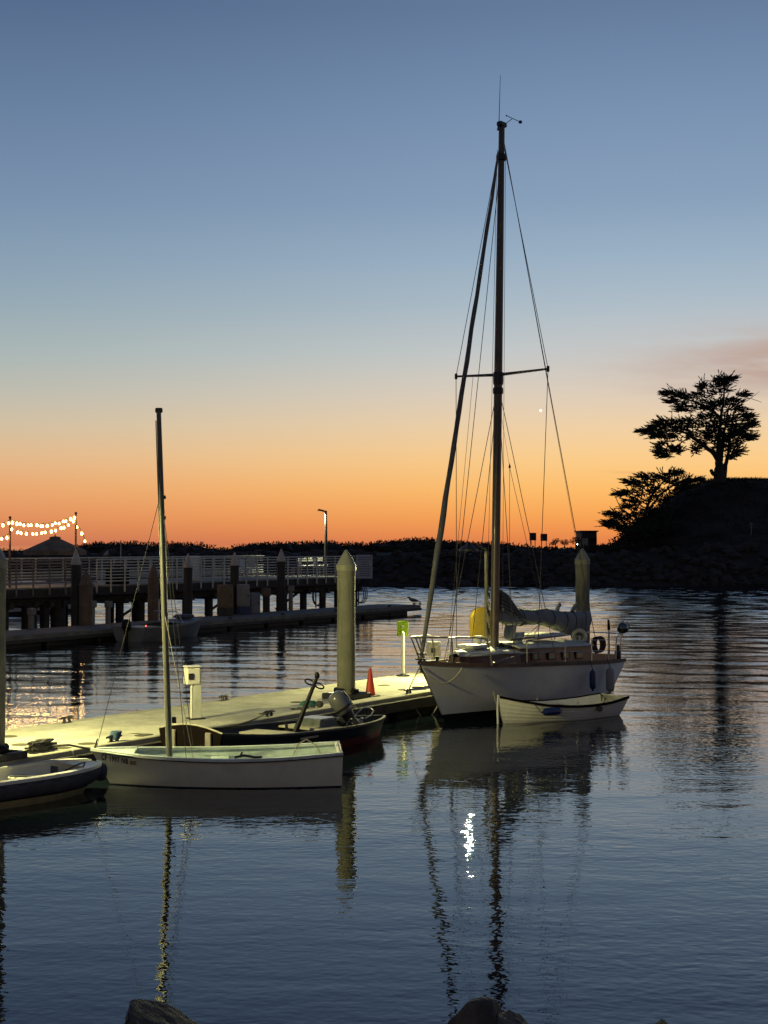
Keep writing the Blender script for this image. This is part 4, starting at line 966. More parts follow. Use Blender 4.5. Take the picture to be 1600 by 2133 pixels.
MB().lathe([(.0001, .09), (.012, .05), (.028, 0), (.0001, -.02)], 8, tuple(lz)).build('lazy_jack_block', m_dark, sb, smooth=40)
W(lz, mp(5.9) + Vector((.08, 0, 0)), .003, 'lazy_jack'); W(lz, bm_(.12) + Vector((0, 0, .3)), .0045, 'lazy_jack'); W(lz, bm_(.42) + Vector((0, -.1, .17)), .0045, 'lazy_jack')
W(bm_(.45) + Vector((0, 0, -.08)), (3.2, -.2, 1.42), .008, 'mainsheet', m_rope); W(bm_(.45) + Vector((0, 0, -.08)), (3.3, -.35, 1.42), .008, 'mainsheet', m_rope)
W(bm_(.86) + Vector((0, 0, -.2)), (5.3, -.1, 1.1), .008, 'mainsheet', m_rope)
# lines and winches at the mast
for k in range(5):
    z_ = 1.7 + .17 * k; c_ = mp(z_); MB().tube([c_ + Vector((-.07, .10, .07)), c_ + Vector((-.12, .10, -.03)), c_ + Vector((-.10, .06, -.16)), c_ + Vector((-.06, .10, -.06))], .018, 6).build('halyard_coil', [m_drope, m_rope][k % 2], mast, smooth=60)
for y_ in (-.35, .35): MB().lathe([(.06, 0), (.05, .03), (.045, .09), (.06, .11), (.0001, .115)], 12, (5.3, y_ * 1.5, 1.07)).build('winch', m_steel, sb, smooth=40)
MB().lathe([(.08, 0), (.085, .1), (.07, .2), (.05, .26), (.0001, .27)], 14, (2.30, .25, 1.24)).build('vent_cowl', m_roof, sb, smooth=50)
MB().lathe([(.0001, 0), (.05, .01), (.06, .06), (.0001, .12)], 12, (2.42, -.2, 1.27)).build('mast_boot', m_black, sb, smooth=50)
# bow rail, stanchions, lifelines, stern rail
def tubep(pts, r, name, mt=m_steel):
    q_ = [Vector(p) for p in pts]; s2 = []
    for i in range(len(q_) - 1):
        p0 = q_[max(0, i - 1)]; p1 = q_[i]; p2 = q_[i + 1]; p3 = q_[min(len(q_) - 1, i + 2)]
        for k in range(4):
            t_ = k / 4; s2.append(.5 * ((2 * p1) + (p2 - p0) * t_ + (2 * p0 - 5 * p1 + 4 * p2 - p3) * t_ ** 2 + (3 * p1 - p0 - 3 * p2 + p3) * t_ ** 3))
    s2.append(q_[-1]); return MB().tube(s2, r, 8).build(name, mt, sb, smooth=60)
m_tubed = mat('weathered bow rail', (.30, .28, .24), .4, .2, 8, metal=.7)
for side in (-1, 1):
    tubep([(-.22, side * .02, 1.60), (0, side * .16, 1.60), (.5, side * .36, 1.58), (1.1, side * .56, 1.55), (1.30, side * .62, 1.45), (1.40, side * .64, hs.sh(.2) + .0)], .015, 'bow_rail', m_tubed)
    MB().tube([(-.18, side * .05, 1.6), (.12, side * .05, hs.sh(.02))], .014, 8).build('bow_rail_leg', m_tubed, sb); MB().tube([(.5, side * .36, 1.58), (.62, side * .30, hs.sh(.09))], .014, 8).build('bow_rail_leg', m_tubed, sb)
    pr = (1.40, side * .64, 1.30)
    for k, x_ in enumerate((2.3, 3.5, 4.6, 5.55)):
        t_ = x_ / SL; p_ = Vector((x_, side * (hs.b(t_) - .05), hs.sh(t_))); MB().tube([p_, p_ + Vector((0, 0, .46))], .011, 8).build('stanchion', m_steel, sb, smooth=50)
        MB().lathe([(.014, -.01), (.018, .0), (.014, .015)], 8, tuple(p_ + Vector((0, 0, .46)))).build('stanchion_cap', m_steel, sb, smooth=50)
        q_ = tuple(p_ + Vector((0, 0, .45))); W(pr, q_, .004, 'lifeline', m_steel); W((pr[0], pr[1], pr[2] - .22), (q_[0], q_[1], q_[2] - .22), .004, 'lifeline', m_steel); pr = q_
    W(pr, (6.1, side * .7, 1.30), .004, 'lifeline', m_steel)
tubep([(6.0, -.74, .86), (6.05, -.74, 1.28), (6.3, -.68, 1.36), (6.68, -.5, 1.36), (6.74, 0, 1.36), (6.68, .5, 1.36), (6.3, .68, 1.36), (6.05, .74, 1.28), (6.0, .74, .86)], .014, 'stern_rail')
for y_ in (-.5, -.2, .5): MB().tube([(6.68, y_, .80), (6.70, y_, 1.36)], .013, 8).build('stern_rail_leg', m_steel, sb)
MB().tube([(6.45, -.35, .82), (6.42, -.36, 1.45)], [.020, .017], 8).build('flag_staff', m_steel, sb); MB().tube([(6.42, -.36, 1.45), (6.38, -.37, 1.66)], [.036, .022], 8).build('staff_grip', m_black, sb)
MB().lathe([(.05, 0), (.07, .05), (.07, .16), (.04, .2), (.05, .24), (.05, .3), (.0001, .32)], 10, (6.45, -.55, .82)).build('stern_winch', m_dark, sb, smooth=50)
# things carried on the boat
def sw(x, y, z): return SX + Matrix.Rotation(SRZ, 3, 'Z') @ Vector((x, y, z))
t = empty('kettle_grill', sw(6.62, -.58, 1.37), SRZ, 'round shiny kettle grill clamped to the stern rail', 'grill')
MB().lathe([(.0001, .0), (.07, .01), (.115, .06), (.125, .11)], 18).build('bowl', m_dark, t, smooth=60); MB().lathe([(.125, .112), (.118, .16), (.08, .21), (.0001, .235)], 18).build('lid', mat('polished lid', (.16, .17, .16), .12, .1, 4, metal=.9), t, smooth=60)
MB().tube([(-.03, 0, .23), (-.03, 0, .26), (.03, 0, .26), (.03, 0, .23)], .007, 6).build('lid_handle', m_black, t); MB().tube([(0, 0, -.05), (0, 0, .02)], .018, 8).build('clamp', m_steel, t)
MB().bbox((.20, .02, .12), (.12, .14, .17), .05).build('gas_bottle', m_grey, t)
t = MB(); 
c_ = sw(5.25, -.30, 1.36)
t.tube([c_ + Vector((.13 * math.cos(a), 0, .13 * math.sin(a))) for a in [R(-60 + 300 * i / 16) for i in range(17)]], .042, 10)
tag(t.build('horseshoe_buoy', mat('cream buoy', (.66, .62, .40), .6, .1, 4), smooth=60), 'cream horseshoe buoy standing at the aft end of the cabin', 'life buoy')
t = MB()
for k in range(7): t.tube([sw(5.95 + .02 * k, -.3, 1.33) + Vector((.10 * math.sin(a) + .012 * k, .02 * k, -.18 + .17 * math.cos(a))) for a in [i * .628 for i in range(11)]], .011, 6)
tag(t.build('hanging_rope_coil', mat('brown rope', (.10, .06, .03), .9, .3, 20), smooth=60), 'tan rope coil hung at the stern rail beside the piling', 'rope')
def fender(top, r, l, label, mt, hang, tiltv=None, name='fender'):
    t = empty(name, top, 0, label, 'fender')
    rot = tiltv
    prof = [(.0001, -l), (r * .25, -l), (r * .3, -l + .03), (r * .85, -l + .06), (r, -l + .11), (r, -.11), (r * .85, -.06), (r * .3, -.03), (r * .22, 0), (.0001, 0)]
    MB().lathe(prof, 16, (0, 0, 0), rot).build('body', mt, t, smooth=45)
    MB().tube([(0, 0, -.02)] + [Vector(h_) - Vector(top) for h_ in hang], .008, 6).build('lanyard', m_drope, t)
    return t
tp = sw(.95, .42, .98) ; tp.z = .86
fender(dk(25.05, -.13, .80), .085, .58, 'cream fender hanging between the bow and the dock edge', m_fend, [sw(.75, .3, 1.1)])
x_ = 4.35; fender(sw(x_, -(hs.b(x_ / SL) + .09), .80), .065, .44, 'slim dark blue fender hanging on the sailboat side', m_blue, [sw(x_, -hs.b(x_ / SL) - .03, .98)])
x_ = 5.25; fender(sw(x_, -(hs.b(x_ / SL) + .10), .78), .088, .54, 'grey fender hanging near the stern of the sailboat', mat('grey fender vinyl', (.33, .32, .30), .5, .1, 5), [sw(x_, -hs.b(x_ / SL) - .03, .95)])
# mooring lines
bowp = sw(.35, .2, 1.10)
line([bowp, dk(24.0, .12, .50)], 'taut bow line from the sailboat to the dock cleat right of the cone', .012)
line(catenary(dk(24.0, .12, .48), sw(.3, .06, 1.02).lerp(dk(25.2, -.1, .35), .75), .55, 16), 'slack line drooping from the dock cleat toward the bow', .012)
b1 = sw(.05, -.04, 1.05); b2 = sw(.75, -.42, 1.02); line(catenary(b1, b2, .28, 12), 'pale line looped over the port bow of the sailboat', .013)
line([sw(6.3, .55, .9), dk(31.2, .2, .48)], 'stern line from the sailboat to the dock', .011)

# ------------------------------------------------------------------ clinker tender alongside
TXY = Vector((2.08, 26.95, 0)); TRZ = math.atan2(1.62, 2.36); TL = 2.86
ht = Hull([(0, .02), (.08, .19), (.2, .38), (.38, .53), (.6, .57), (.8, .52), (1, .40)], [(0, .50), (.12, .42), (.3, .33), (.55, .285), (.8, .30), (1, .36)],
          lambda z: .10 * (max(0, .5 - z) / .5) ** 2, lambda z: TL - .25 * max(0, .36 - z), -.16, [(0, .7), (.2, .5), (.5, .3), (1, .45)], 36)
tt = empty('clinker_tender', TXY, TRZ, 'small cream clinker rowing tender tied alongside the sailboat', 'tender')
hw = ht.shell(.0, None, 8, 0).build('hull', m_white, tt, smooth=50); ht.shell(-.1, .0, 2, -.001).build('bottom', m_white, tt, smooth=50)
for j in range(1, 6):                               # lapped strakes
    m = MB()
    for side in (-1, 1):
        rows = []
        for i in range(37):
            t_ = i / 36; top = ht.sh(t_) * (j / 6) + .0; lo = top - .028; rows.append([ht.pt(t_, top + .004, side, .001), ht.pt(t_, lo, side, .010), ht.pt(t_, lo - .003, side, .0)])
        m.rows(rows)
    m.build('strake_lap', m_white, tt, smooth=30)
ht.shell(.06, None, 5, -.025, cap=(False, True), drop=.004).build('inner_shell', m_white, tt, smooth=50); ht.floor(.065).build('floor', m_bench, tt)
ht.strip(-.035, .008, -.03, .016).build('gunwale', m_brown, tt, smooth=40)
for x_ in (.95, 1.75): 
    b_ = ht.y(ht.t_at(x_, .2), .2) - .02; MB().bbox((x_, 0, .20), (.2, 2 * b_, .025), .008).build('thwart', m_bench, tt)
MB().tube([(-.012, 0, .0), (-.02, 0, .30), (.0, 0, .52)], .022, 8).build('stem', m_white, tt, smooth=50)
for side in (-1, 1):
    x_ = 1.4; p_ = ht.pt(ht.t_at(x_, .29), .29, side); MB().tube([(p_[0], p_[1], .28), (p_[0], p_[1], .33), (p_[0] + .03, p_[1], .37)], .012, 6).build('oarlock', m_steel, tt)
MB().tube([(2.35, -.2, .12), (2.4, -.25, .38), (2.5, -.15, .30), (2.55, .05, .40), (2.62, .1, .25), (2.7, .2, .38)], .008, 6).build('loose_line', m_drope, tt, smooth=60)
tw = lambda x, y, z: TXY + Matrix.Rotation(TRZ, 3, 'Z') @ Vector((x, y, z))
x_ = .82; c0 = tw(x_ - .24, -(ht.b(.28) + .075), .22)
f_ = fender(c0, .072, .46, 'blue fender lying along the side of the clinker tender', m_blue, [tw(x_ - .32, -ht.b(.24), .36)], Matrix.Rotation(TRZ, 3, 'Z') @ Matrix.Rotation(R(-90), 3, 'Y'))
tag(MB().lathe([(.0001, -.03), (.05, -.03), (.058, 0), (.05, .03), (.0001, .03)], 14, tw(1.95, -.57, .20), Matrix.Rotation(TRZ, 3, 'Z') @ Matrix.Rotation(R(90), 3, 'X')).build('round_bumper', m_dark, smooth=40), 'small dark round bumper on the aft side of the clinker tender', 'bumper')
line(catenary(tw(0, 0, .38), sw(1.1, -.62, 1.02).lerp(tw(0, 0, .4), .7), .1, 8), 'short painter from the clinker tender bow to the sailboat', .009)
# ------------------------------------------------------------------ far floating dock in front of the pier
FA, FB = Vector((-11.9, 45.7, 0)), Vector((1.75, 70.3, 0)); fdir = (FB - FA).normalized(); FRZ = math.atan2(fdir.y, fdir.x); FL0 = 8.0
FLEN = (FB - FA).length + FL0
def fdk(s, w_, z=.40): return FA + fdir * s + Vector((-fdir.y, fdir.x, 0)) * w_ + Vector((0, 0, z))
def s_of_px(x, A, dr, w_=0.0):
    k = (x - 800) / FPX; A = A + Vector((-dr.y, dr.x, 0)) * w_
    return (k * A.y - A.x) / (dr.x - k * dr.y)
m_gdeck = mat('old grey dock boards', (.15, .14, .115), .85, .2, 1.5, streak=.2)
fdo = empty('boardwalk_dock', fdk(-FL0, 0, 0), FRZ, 'long dark floating dock below the pier with a gull at its end', 'dock')
nb = 14
for i in range(nb):
    l = FLEN / nb
    MB().bbox((l * (i + .5), 1.2, .36), (l - .03, 2.1, .08), .012).build('deck_panel', m_gdeck, fdo)
    MB().bbox((l * (i + .5), .05, .30), (l - .01, .1, .18), .01).build('front_stringer', mat('stringer board', (.17, .155, .12), .85, .25, 2) if i == 0 else bpy.data.materials['stringer board'], fdo)
    MB().bbox((l * (i + .5), -.03, .20), (l - .02, .06, .12), .01).build('lower_wale', m_wale, fdo); MB().bbox((l * (i + .5), 2.34, .30), (l - .01, .1, .18), .01).build('back_stringer', m_wale, fdo)
    if i < nb - 1 or 1: MB().bbox((l * (i + .5) - (.5 if i == nb - 1 else 0), 1.2, .06), (l - (.9 if i == nb - 1 else .25), 2.0, .44), .04).build('float', m_float, fdo)
for x in (480, 590, 811, 863, 875, 700, 400): s = s_of_px(x, FA, fdir, .15); cleat(fdo, (s + FL0, .15, .40), 0)
def fpile(x, w_, r, ytop, label, body, cap, **kw):
    s = s_of_px(x, FA, fdir, w_); p = fdk(s, w_, 0); zt = EYE - (ytop - 1135) / FPX * p.y
    return piling((p.x, p.y), r, zt, label, body, cap, cone=.5, coll=.06, name='pier_guide_piling', **kw)
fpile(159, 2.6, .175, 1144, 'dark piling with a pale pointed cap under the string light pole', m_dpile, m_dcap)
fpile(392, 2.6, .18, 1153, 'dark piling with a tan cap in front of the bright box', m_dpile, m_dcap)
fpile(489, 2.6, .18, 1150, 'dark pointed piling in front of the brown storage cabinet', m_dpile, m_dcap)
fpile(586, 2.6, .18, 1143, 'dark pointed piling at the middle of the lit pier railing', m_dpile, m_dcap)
fpile(180, 2.1, .24, 1188, 'short thick tan piling right of the string light pole', m_tpile, m_tpile)
fpile(320, 2.1, .21, 1175, 'short thick tan piling left of the dinghy mast', m_tpile, m_tpile)
s = s_of_px(555, FA, fdir, 2.6); p = fdk(s, 2.6, 0); t = empty('stub_post', p, FRZ, 'short flat-topped post behind the far dock between two tall pilings', 'post')
MB().tube([(0, 0, -.5), (0, 0, 1.05)], .15, 12).build('shaft', m_dpile, t, smooth=40); MB().lathe([(.2, 1.05), (.2, 1.38), (.17, 1.4)], 14).build('cap', m_tpile, t, smooth=40)

# ------------------------------------------------------------------ the pier
PA = Vector((-13.9, 53.7, 0)); pdir = Vector((.5, .866, 0)); PRZ = math.atan2(pdir.y, pdir.x); PZ = 1.65
PS0 = -9.0; PS1 = s_of_px(748, PA, pdir); PL = PS1 - PS0
def pr(s, w_, z=PZ): return PA + pdir * s + Vector((-pdir.y, pdir.x, 0)) * w_ + Vector((0, 0, z))
pier = empty('pier', pr(PS0, 0, 0), PRZ, 'dark timber pier on piles with a pale slatted railing', 'pier')
X0 = lambda s: s - PS0
nb = 16
for i in range(nb):
    l = PL / nb; MB().box((l * (i + .5), 3.0, PZ - .05), (l - .02, 5.9, .1)).build('deck_section', m_deck, pier)
    MB().bbox((l * (i + .5), .02, PZ - .22), (l - .012, .14, .34), .01).build('fascia_board', m_pierw, pier)
for w_ in (.5, 3.0, 5.5): MB().bbox((PL / 2, w_, PZ - .42), (PL, .25, .55), .02).build('stringer_beam', m_pierw, pier)
for x in (-60, 10, 62, 95, 122, 250, 294, 388, 436, 492, 583, 632, 672, 703, 738):
    s = s_of_px(x, PA, pdir, .5); 
    wide = .30 if x in (62, 122) else .17
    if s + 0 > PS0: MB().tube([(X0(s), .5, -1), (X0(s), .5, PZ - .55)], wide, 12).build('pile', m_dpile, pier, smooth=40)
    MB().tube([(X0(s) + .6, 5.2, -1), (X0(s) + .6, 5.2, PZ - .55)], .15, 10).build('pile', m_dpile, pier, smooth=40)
    MB().bbox((X0(s), 2.8, PZ - .66), (.24, 5.4, .24), .02).build('cap_beam', m_pierw, pier)
for x in (250, 436, 583): 
    s = s_of_px(x, PA, pdir, .5); MB().tube([(X0(s), .7, .2), (X0(s) + 2.2, .7, PZ - .6)], .06, 8).build('brace', m_dpile, pier)
# railing in panels, front and back
def railing(w_, s0, s1, side, mt):
    n = max(1, int(round((s1 - s0) / 1.75))); l = (s1 - s0) / n
    for i in range(n):
        a = X0(s0) + l * i; g = MB()
        for k in range(7): g.bbox((a + l / 2, w_, PZ + .16 + .125 * k), (l - .06, .025, .045), .006)
        g.bbox((a + l / 2, w_, PZ + 1.02), (l, .09, .055), .012)
        pn = g.build('rail_panel', mt, pier); pn['kind'] = 'stuff'
        for sx in (a, a + l * .5): MB().bbox((sx, w_ - .05 * side, PZ + .36), (.055, .055, 1.3), .008).build('rail_post', mt, pn)
railing(-.08, PS0, s_of_px(196, PA, pdir), 1, mat('brown painted rail', (.20, .16, .13), .6, .2, 5)); railing(-.08, s_of_px(197, PA, pdir), PS1, 1, m_rail); railing(5.9, PS0, PS1, -1, m_rail)
# end sign board with rows of small print
sa = s_of_px(742, PA, pdir, -.15); p = pr(sa, -.15, 1.55)
t = empty('notice_board', p, R(2), 'pale lilac notice board with rows of small print at the pier end', 'sign')
wd = 34 / FPX * p.y; hh = 50 / FPX * p.y
pn = MB().bbox((wd / 2, 0, hh / 2 - .02), (wd, .05, hh), .01).build('panel', mat('notice panel', (.40, .39, .43), .6, .08, 4), t)
m_ink = mat('notice print', (.12, .11, .14), .7, .1, 4)
rr = random.Random(2)
for k in range(9):
    w2 = wd * rr.uniform(.5, .78); MB().box((wd * .54, -.028, hh - .16 - .115 * k), (w2, .004, .034)).build('print_line', m_ink, pn)
for sx in (.08, wd - .08): MB().tube([(sx, .06, -.5), (sx, .06, hh - .1)], .03, 8).build('post', m_wale, t)
# lamp post on the pier
sl = s_of_px(679, PA, pdir, 4.5); p = pr(sl, 4.5); hl = (EYE + (1135 - 1064) / FPX * p.y) - PZ
t = empty('pier_lamp_post', p, R(185), 'tall slim lamp post rising behind the lit pier railing', 'lamp')
MB().tube([(0, 0, 0), (0, 0, hl)], [.11, .06], 10).build('pole', m_wale, t, smooth=40); MB().tube([(0, 0, hl - .06), (.25, 0, hl + .02), (.42, 0, hl + .05)], [.045, .05, .06], 8).build('lamp_head', m_dark, t, smooth=50)
MB().bbox((.30, 0, hl + .025), (.34, .16, .05), .015).build('lamp_hood', m_dark, t)
def spot(parent, loc, watt, col, size=150, rad=.1):
    ld = bpy.data.lights.new('lamp_light', 'SPOT'); ld.energy = watt; ld.color = col; ld.spot_size = R(size); ld.spot_blend = .5; ld.shadow_soft_size = rad
    lo = bpy.data.objects.new('lamp_light', ld); C.objects.link(lo); lo.parent = parent; lo.location = loc; return lo
spot(t, (.30, 0, hl - .1), 1300, (1, .95, .62))
# string lights on poles
def lp(x, ytop, w_, label):
    s = s_of_px(x, PA, pdir, w_); p = pr(s, w_); h_ = EYE + (1135 - ytop) / FPX * p.y - PZ
    t = empty('string_light_pole', p, 0, label, 'pole'); MB().tube([(0, 0, 0), (0, 0, h_)], [.045, .035], 8).build('pole', m_tpile, t, smooth=40)
    MB().lathe([(.05, h_ - .06), (.055, h_), (.02, h_ + .03)], 8).build('pole_cap', m_wale, t, smooth=40)
    return p + Vector((0, 0, h_ - .1))
A_ = lp(21, 1077, 1.0, 'left pole holding the string lights over the pier'); B_ = lp(158, 1068, 1.0, 'right pole holding the string lights above a capped piling')
def string(a, b, sag, n, label):
    pts = catenary(a, b, sag, 24); mid = pts[12]; t = empty('string_lights', mid, 0, label, 'string lights')
    MB().tube([p - mid for p in pts], .012, 5).build('cable', m_wire, t)
    for i in range(n):
        u = (i + .5 + rng.uniform(-.28, .28)) / n * 24; k = int(u); p = pts[k].lerp(pts[min(24, k + 1)], u - k) - mid
        o = bpy.data.objects.new('bulb', bulb); C.objects.link(o); o.parent = t; o.location = p + Vector((0, 0, -.05 - rng.uniform(0, .06))); o.scale = [rng.uniform(.62, .9)] * 3
bm0 = MB().lathe([(.0001, -.062), (.036, -.05), (.052, -.01), (.046, .03), (.02, .055), (.02, .075), (.0001, .075)], 10); tmp = bm0.build('bulb', m_bulb, smooth=60); bulb = tmp.data; bpy.data.objects.remove(tmp)
C0 = px(-40, 1072, 52); C1 = px(-30, 1108, 55)
string(A_, B_, .24, 17, 'upper swag of warm string lights between the two poles')
string(A_ + Vector((0, 0, -.28)), B_ + Vector((0, 0, -.12)), .34, 14, 'lower swag of warm string lights between the two poles')
string(C0, A_, .22, 5, 'short string of warm lights entering from the left edge'); string(C1, A_ + Vector((0, 0, -.5)), .2, 4, 'lowest warm lights left of the first pole')
string(B_ + Vector((0, 0, -.35)), px(181, 1136, 64), -.15, 3, 'three warm bulbs descending right of the second pole')
# canvas gazebo roof
p = px(115, 1165, 74); t = empty('canvas_gazebo', (p.x, p.y, PZ), R(20), 'dark canvas gazebo with a peaked roof behind the pier railing', 'gazebo')
rz_ = EYE + 18 / FPX * 74 - PZ; ez = EYE - 12 / FPX * 74 - PZ; rad = 1.55
m_canv = mat('gazebo canvas', (.26, .20, .13), .85, .3, 2, trans=.25)
rf = MB(); ring = [(rad * math.cos(R(a)), rad * math.sin(R(a)) * .9, ez) for a in range(0, 360, 45)]; ring2 = [(.24 * math.cos(R(a)), .24 * math.sin(R(a)), rz_ - .12) for a in range(0, 360, 45)]
rf.rows([ring, ring2], close=True).build('roof', m_canv, t); MB().lathe([(.30, rz_ - .12), (.26, rz_ - .04), (.03, rz_), (.02, rz_ + .1)], 8).build('roof_vent', m_canv, t)
rf = MB(); rf.rows([[(x * 1.005, y * 1.005, z - .22) for x, y, z in ring], [(x * 1.003, y * 1.003, z - .003) for x, y, z in ring]], close=True).build('valance', m_canv, t)
for a in (22, 112, 202, 292): MB().tube([(rad * .88 * math.cos(R(a)), rad * .8 * math.sin(R(a)), 0), (rad * .88 * math.cos(R(a)), rad * .8 * math.sin(R(a)), ez)], .04, 8).build('post', m_dark, t)
# furniture on the pier
def on_pier(x, w_): return pr(s_of_px(x, PA, pdir, w_), w_)
def chair(x, w_, rz, label, mt):
    t = empty('patio_chair', on_pier(x, w_), rz, label, 'chair'); MB().bbox((0, 0, .44), (.44, .44, .04), .01).build('seat', mt, t); MB().bbox((0, .21, .72), (.42, .03, .42), .01, Matrix.Rotation(R(-8), 3, 'X')).build('backrest', mt, t)
    for sx in (-.19, .19):
        for sy in (-.19, .19): MB().tube([(sx, sy, 0), (sx * .95, sy * .95, .43)], .016, 6).build('leg', m_steel, t)
def table(x, w_, rz, label, mt):
    t = empty('patio_table', on_pier(x, w_), rz, label, 'table'); MB().lathe([(.48, .72), (.5, .735), (.5, .75), (.0001, .755)], 20).build('tabletop', mt, t, smooth=40); MB().tube([(0, 0, .02), (0, 0, .72)], .035, 8).build('pedestal', m_dark, t); MB().lathe([(.28, 0), (.27, .02), (.04, .04)], 14).build('foot', m_dark, t, smooth=40)
table(473, 1.6, 0, 'white round table on the pier behind the brown cabinet piling', m_white); chair(512, 1.6, R(70), 'pale chair on the pier right of the white round table', m_rail); chair(455, 2.2, R(-60), 'dark chair on the pier left of the white round table', m_dark); chair(528, 2.3, R(160), 'pale chair turned away on the pier near the middle railing', m_rail)
table(640, 2.2, 0, 'pale table on the pier beneath the lamp post', m_white); chair(618, 2.4, R(-70), 'pale chair left of the table beneath the pier lamp', m_white); chair(664, 2.4, R(60), 'pale chair right of the table beneath the pier lamp', m_white)
t = empty('white_cooler_cabinet', on_pier(404, 1.0), PRZ, 'bright white upright cabinet on the pier behind the tan capped piling', 'cabinet')
MB().bbox((0, 0, .56), (.5, .42, 1.1), .03).build('body', m_white, t); MB().bbox((0, -.215, .62), (.44, .02, .86), .01).build('door', m_white, t); MB().tube([(.17, -.24, .5), (.17, -.24, .8)], .012, 6).build('handle', m_dark, t)
t = empty('pier_bench', on_pier(652, 4.9), PRZ, 'long pale bench along the far railing of the pier', 'bench')
MB().bbox((0, 0, .46), (2.6, .4, .05), .01).build('seat', m_rail, t); MB().bbox((0, .2, .78), (2.6, .04, .20), .01).build('backrest', m_rail, t)
for sx in (-1.15, 0, 1.15): MB().bbox((sx, 0, .22), (.06, .36, .43), .01).build('leg', m_dark, t)
t = empty('planter_box', on_pier(245, .6), PRZ, 'dark square planter box behind the railing left of the dinghy mast', 'planter')
MB().bbox((0, 0, .3), (.8, .6, .6), .02).build('tub', m_brown, t); f_ = MB(); blades(f_, (0, 0, .68), (.35, .25, .14), 60, .12, random.Random(9), .6); f_.build('plant', m_shrub, t)
p = px(252, 1160, 70); t = empty('slim_flagpole', (p.x, p.y, PZ), 0, 'thin pale pole rising behind the pier railing left of the mast', 'pole')
MB().tube([(0, 0, 0), (0, 0, EYE + .1 - PZ + .1)], [.022, .014], 6).build('pole', m_rail, t); MB().lathe([(.0001, -.03), (.03, 0), (.0001, .03)], 8, (0, 0, EYE + .2 - PZ)).build('ball', m_rail, t)
# cabinets on the far dock under the pier
def cab(x0, x1, y0, y1, w_, name, label, cat, mt, lower=None):
    s0 = s_of_px(x0, FA, fdir, w_); s1 = s_of_px(x1, FA, fdir, w_); p = fdk((s0 + s1) / 2, w_, .40)
    h_ = EYE - (y0 - 1135) / FPX * p.y - .40; l = (x1 - x0) / FPX * p.y
    t = empty(name, p, R(18), label, cat)
    z0 = .0
    if lower: MB().bbox((0, 0, .16), (l, .62, .32), .02).build('plinth', lower, t); z0 = .322
    MB().bbox((0, 0, (z0 + h_) / 2), (l - .02, .6, h_ - z0), .02).build('case', mt, t); MB().bbox((0, -.305, (z0 + h_) / 2), (l * .8, .02, (h_ - z0) * .85), .008).build('door', mt, t)
    MB().bbox((l * .3, -.325, (z0 + h_) / 2), (.03, .03, .12), .006).build('handle', m_dark, t)
cab(455, 484, 1218, 1276, 2.0, 'storage_cabinet', 'brown storage cabinet under the pier left of a pointed piling', 'cabinet', mat('brown cabinet', (.19, .13, .075), .8, .15, 3), m_wale)
cab(496, 518, 1217, 1272, 2.0, 'storage_cabinet', 'pale storage cabinet with a blue foot right of a pointed piling', 'cabinet', mat('pale cabinet', (.27, .25, .23), .8, .12, 3), mat('blue cabinet foot', (.035, .05, .12), .7, .15, 3))
cab(519, 540, 1235, 1266, 2.1, 'fuel_cabinet', 'low grey cabinet beside the pale storage cabinet', 'cabinet', mat('grey cabinet', (.22, .22, .23), .7, .12, 3))
def fped(x, w_, h_, label):
    t = empty('dock_pedestal', fdk(s_of_px(x, FA, fdir, w_), w_, .40), FRZ, label, 'pedestal'); MB().bbox((0, 0, h_ / 2), (.16, .14, h_), .01).build('column', m_strap, t); MB().bbox((0, -.02, h_ - .1), (.24, .22, .24), .02).build('meter_box', m_strap, t)
fped(193, 1.9, .85, 'grey dock pedestal at the foot of the thick tan piling'); fped(226, 2.1, .8, 'slim grey dock pedestal right of the thick tan piling'); fped(606, 2.2, 1.05, 'grey dock pedestal with a hose right of the middle piling'); fped(66, 2.0, .7, 'small grey dock pedestal below the left end of the pier')
def hoses(x, w_, label):
    p = fdk(s_of_px(x, FA, fdir, w_), w_, .42); t = empty('hose_reel', p, 0, label, 'hose'); MB().tube([(0, .05, 0), (0, .05, .95)], .03, 8).build('post', m_dpile, t)
    for k in range(3): MB().tube([(.05 + .05 * k + (.20 + .03 * k) * math.cos(a), 0, .5 + .02 * k + (.38 + .04 * k) * math.sin(a)) for a in [i * .449 for i in range(15)]], .022, 6).build('hose_loop', m_black, t, smooth=60)
hoses(658, 2.3, 'black hose hung in loops under the right end of the pier'); hoses(747, 2.2, 'black hose loops on the far dock beside the near piling')
# gulls: one continuous body each
def gull(loc, rz, label, s=1.0):
    t = empty('gull', loc, rz, label, 'gull')
    pts = [(-.26, 0, .13), (-.16, 0, .15), (-.05, 0, .17), (.06, 0, .19), (.12, 0, .23), (.15, 0, .28), (.19, 0, .285), (.215, 0, .278), (.25, 0, .268)]; rs = [.008, .035, .068, .072, .05, .036, .034, .016, .004]
    MB().tube([Vector(p) * s for p in pts], [r * s for r in rs], 12, sq=.85).build('body', mat('gull plumage', (.22, .21, .21), .8, .3, 12) if 'gull plumage' not in bpy.data.materials else bpy.data.materials['gull plumage'], t, smooth=80)
    for sy in (-1, 1):
        MB().rows([[Vector((x, sy * (.062 * k + .006), z)) * s for x, z, k in ((-.30, .125, .3), (-.15, .16, .9), (.0, .20, 1.08), (.07, .20, .9))], [Vector((x, sy * (.062 * k + .01), z)) * s for x, z, k in ((-.28, .115, .3), (-.14, .12, .9), (.0, .14, 1.12), (.07, .16, .9))]]).build('wing', m_dark, t, solid=.01)
        MB().tube([Vector((.0, sy * .025, .11)) * s, Vector((.01, sy * .025, .0)) * s], .006 * s, 5).build('leg', m_tan, t)
gull(fdk(FLEN - FL0 - .12, .35, .40), R(180), 'gull perched on the right end of the far dock', 1.25)
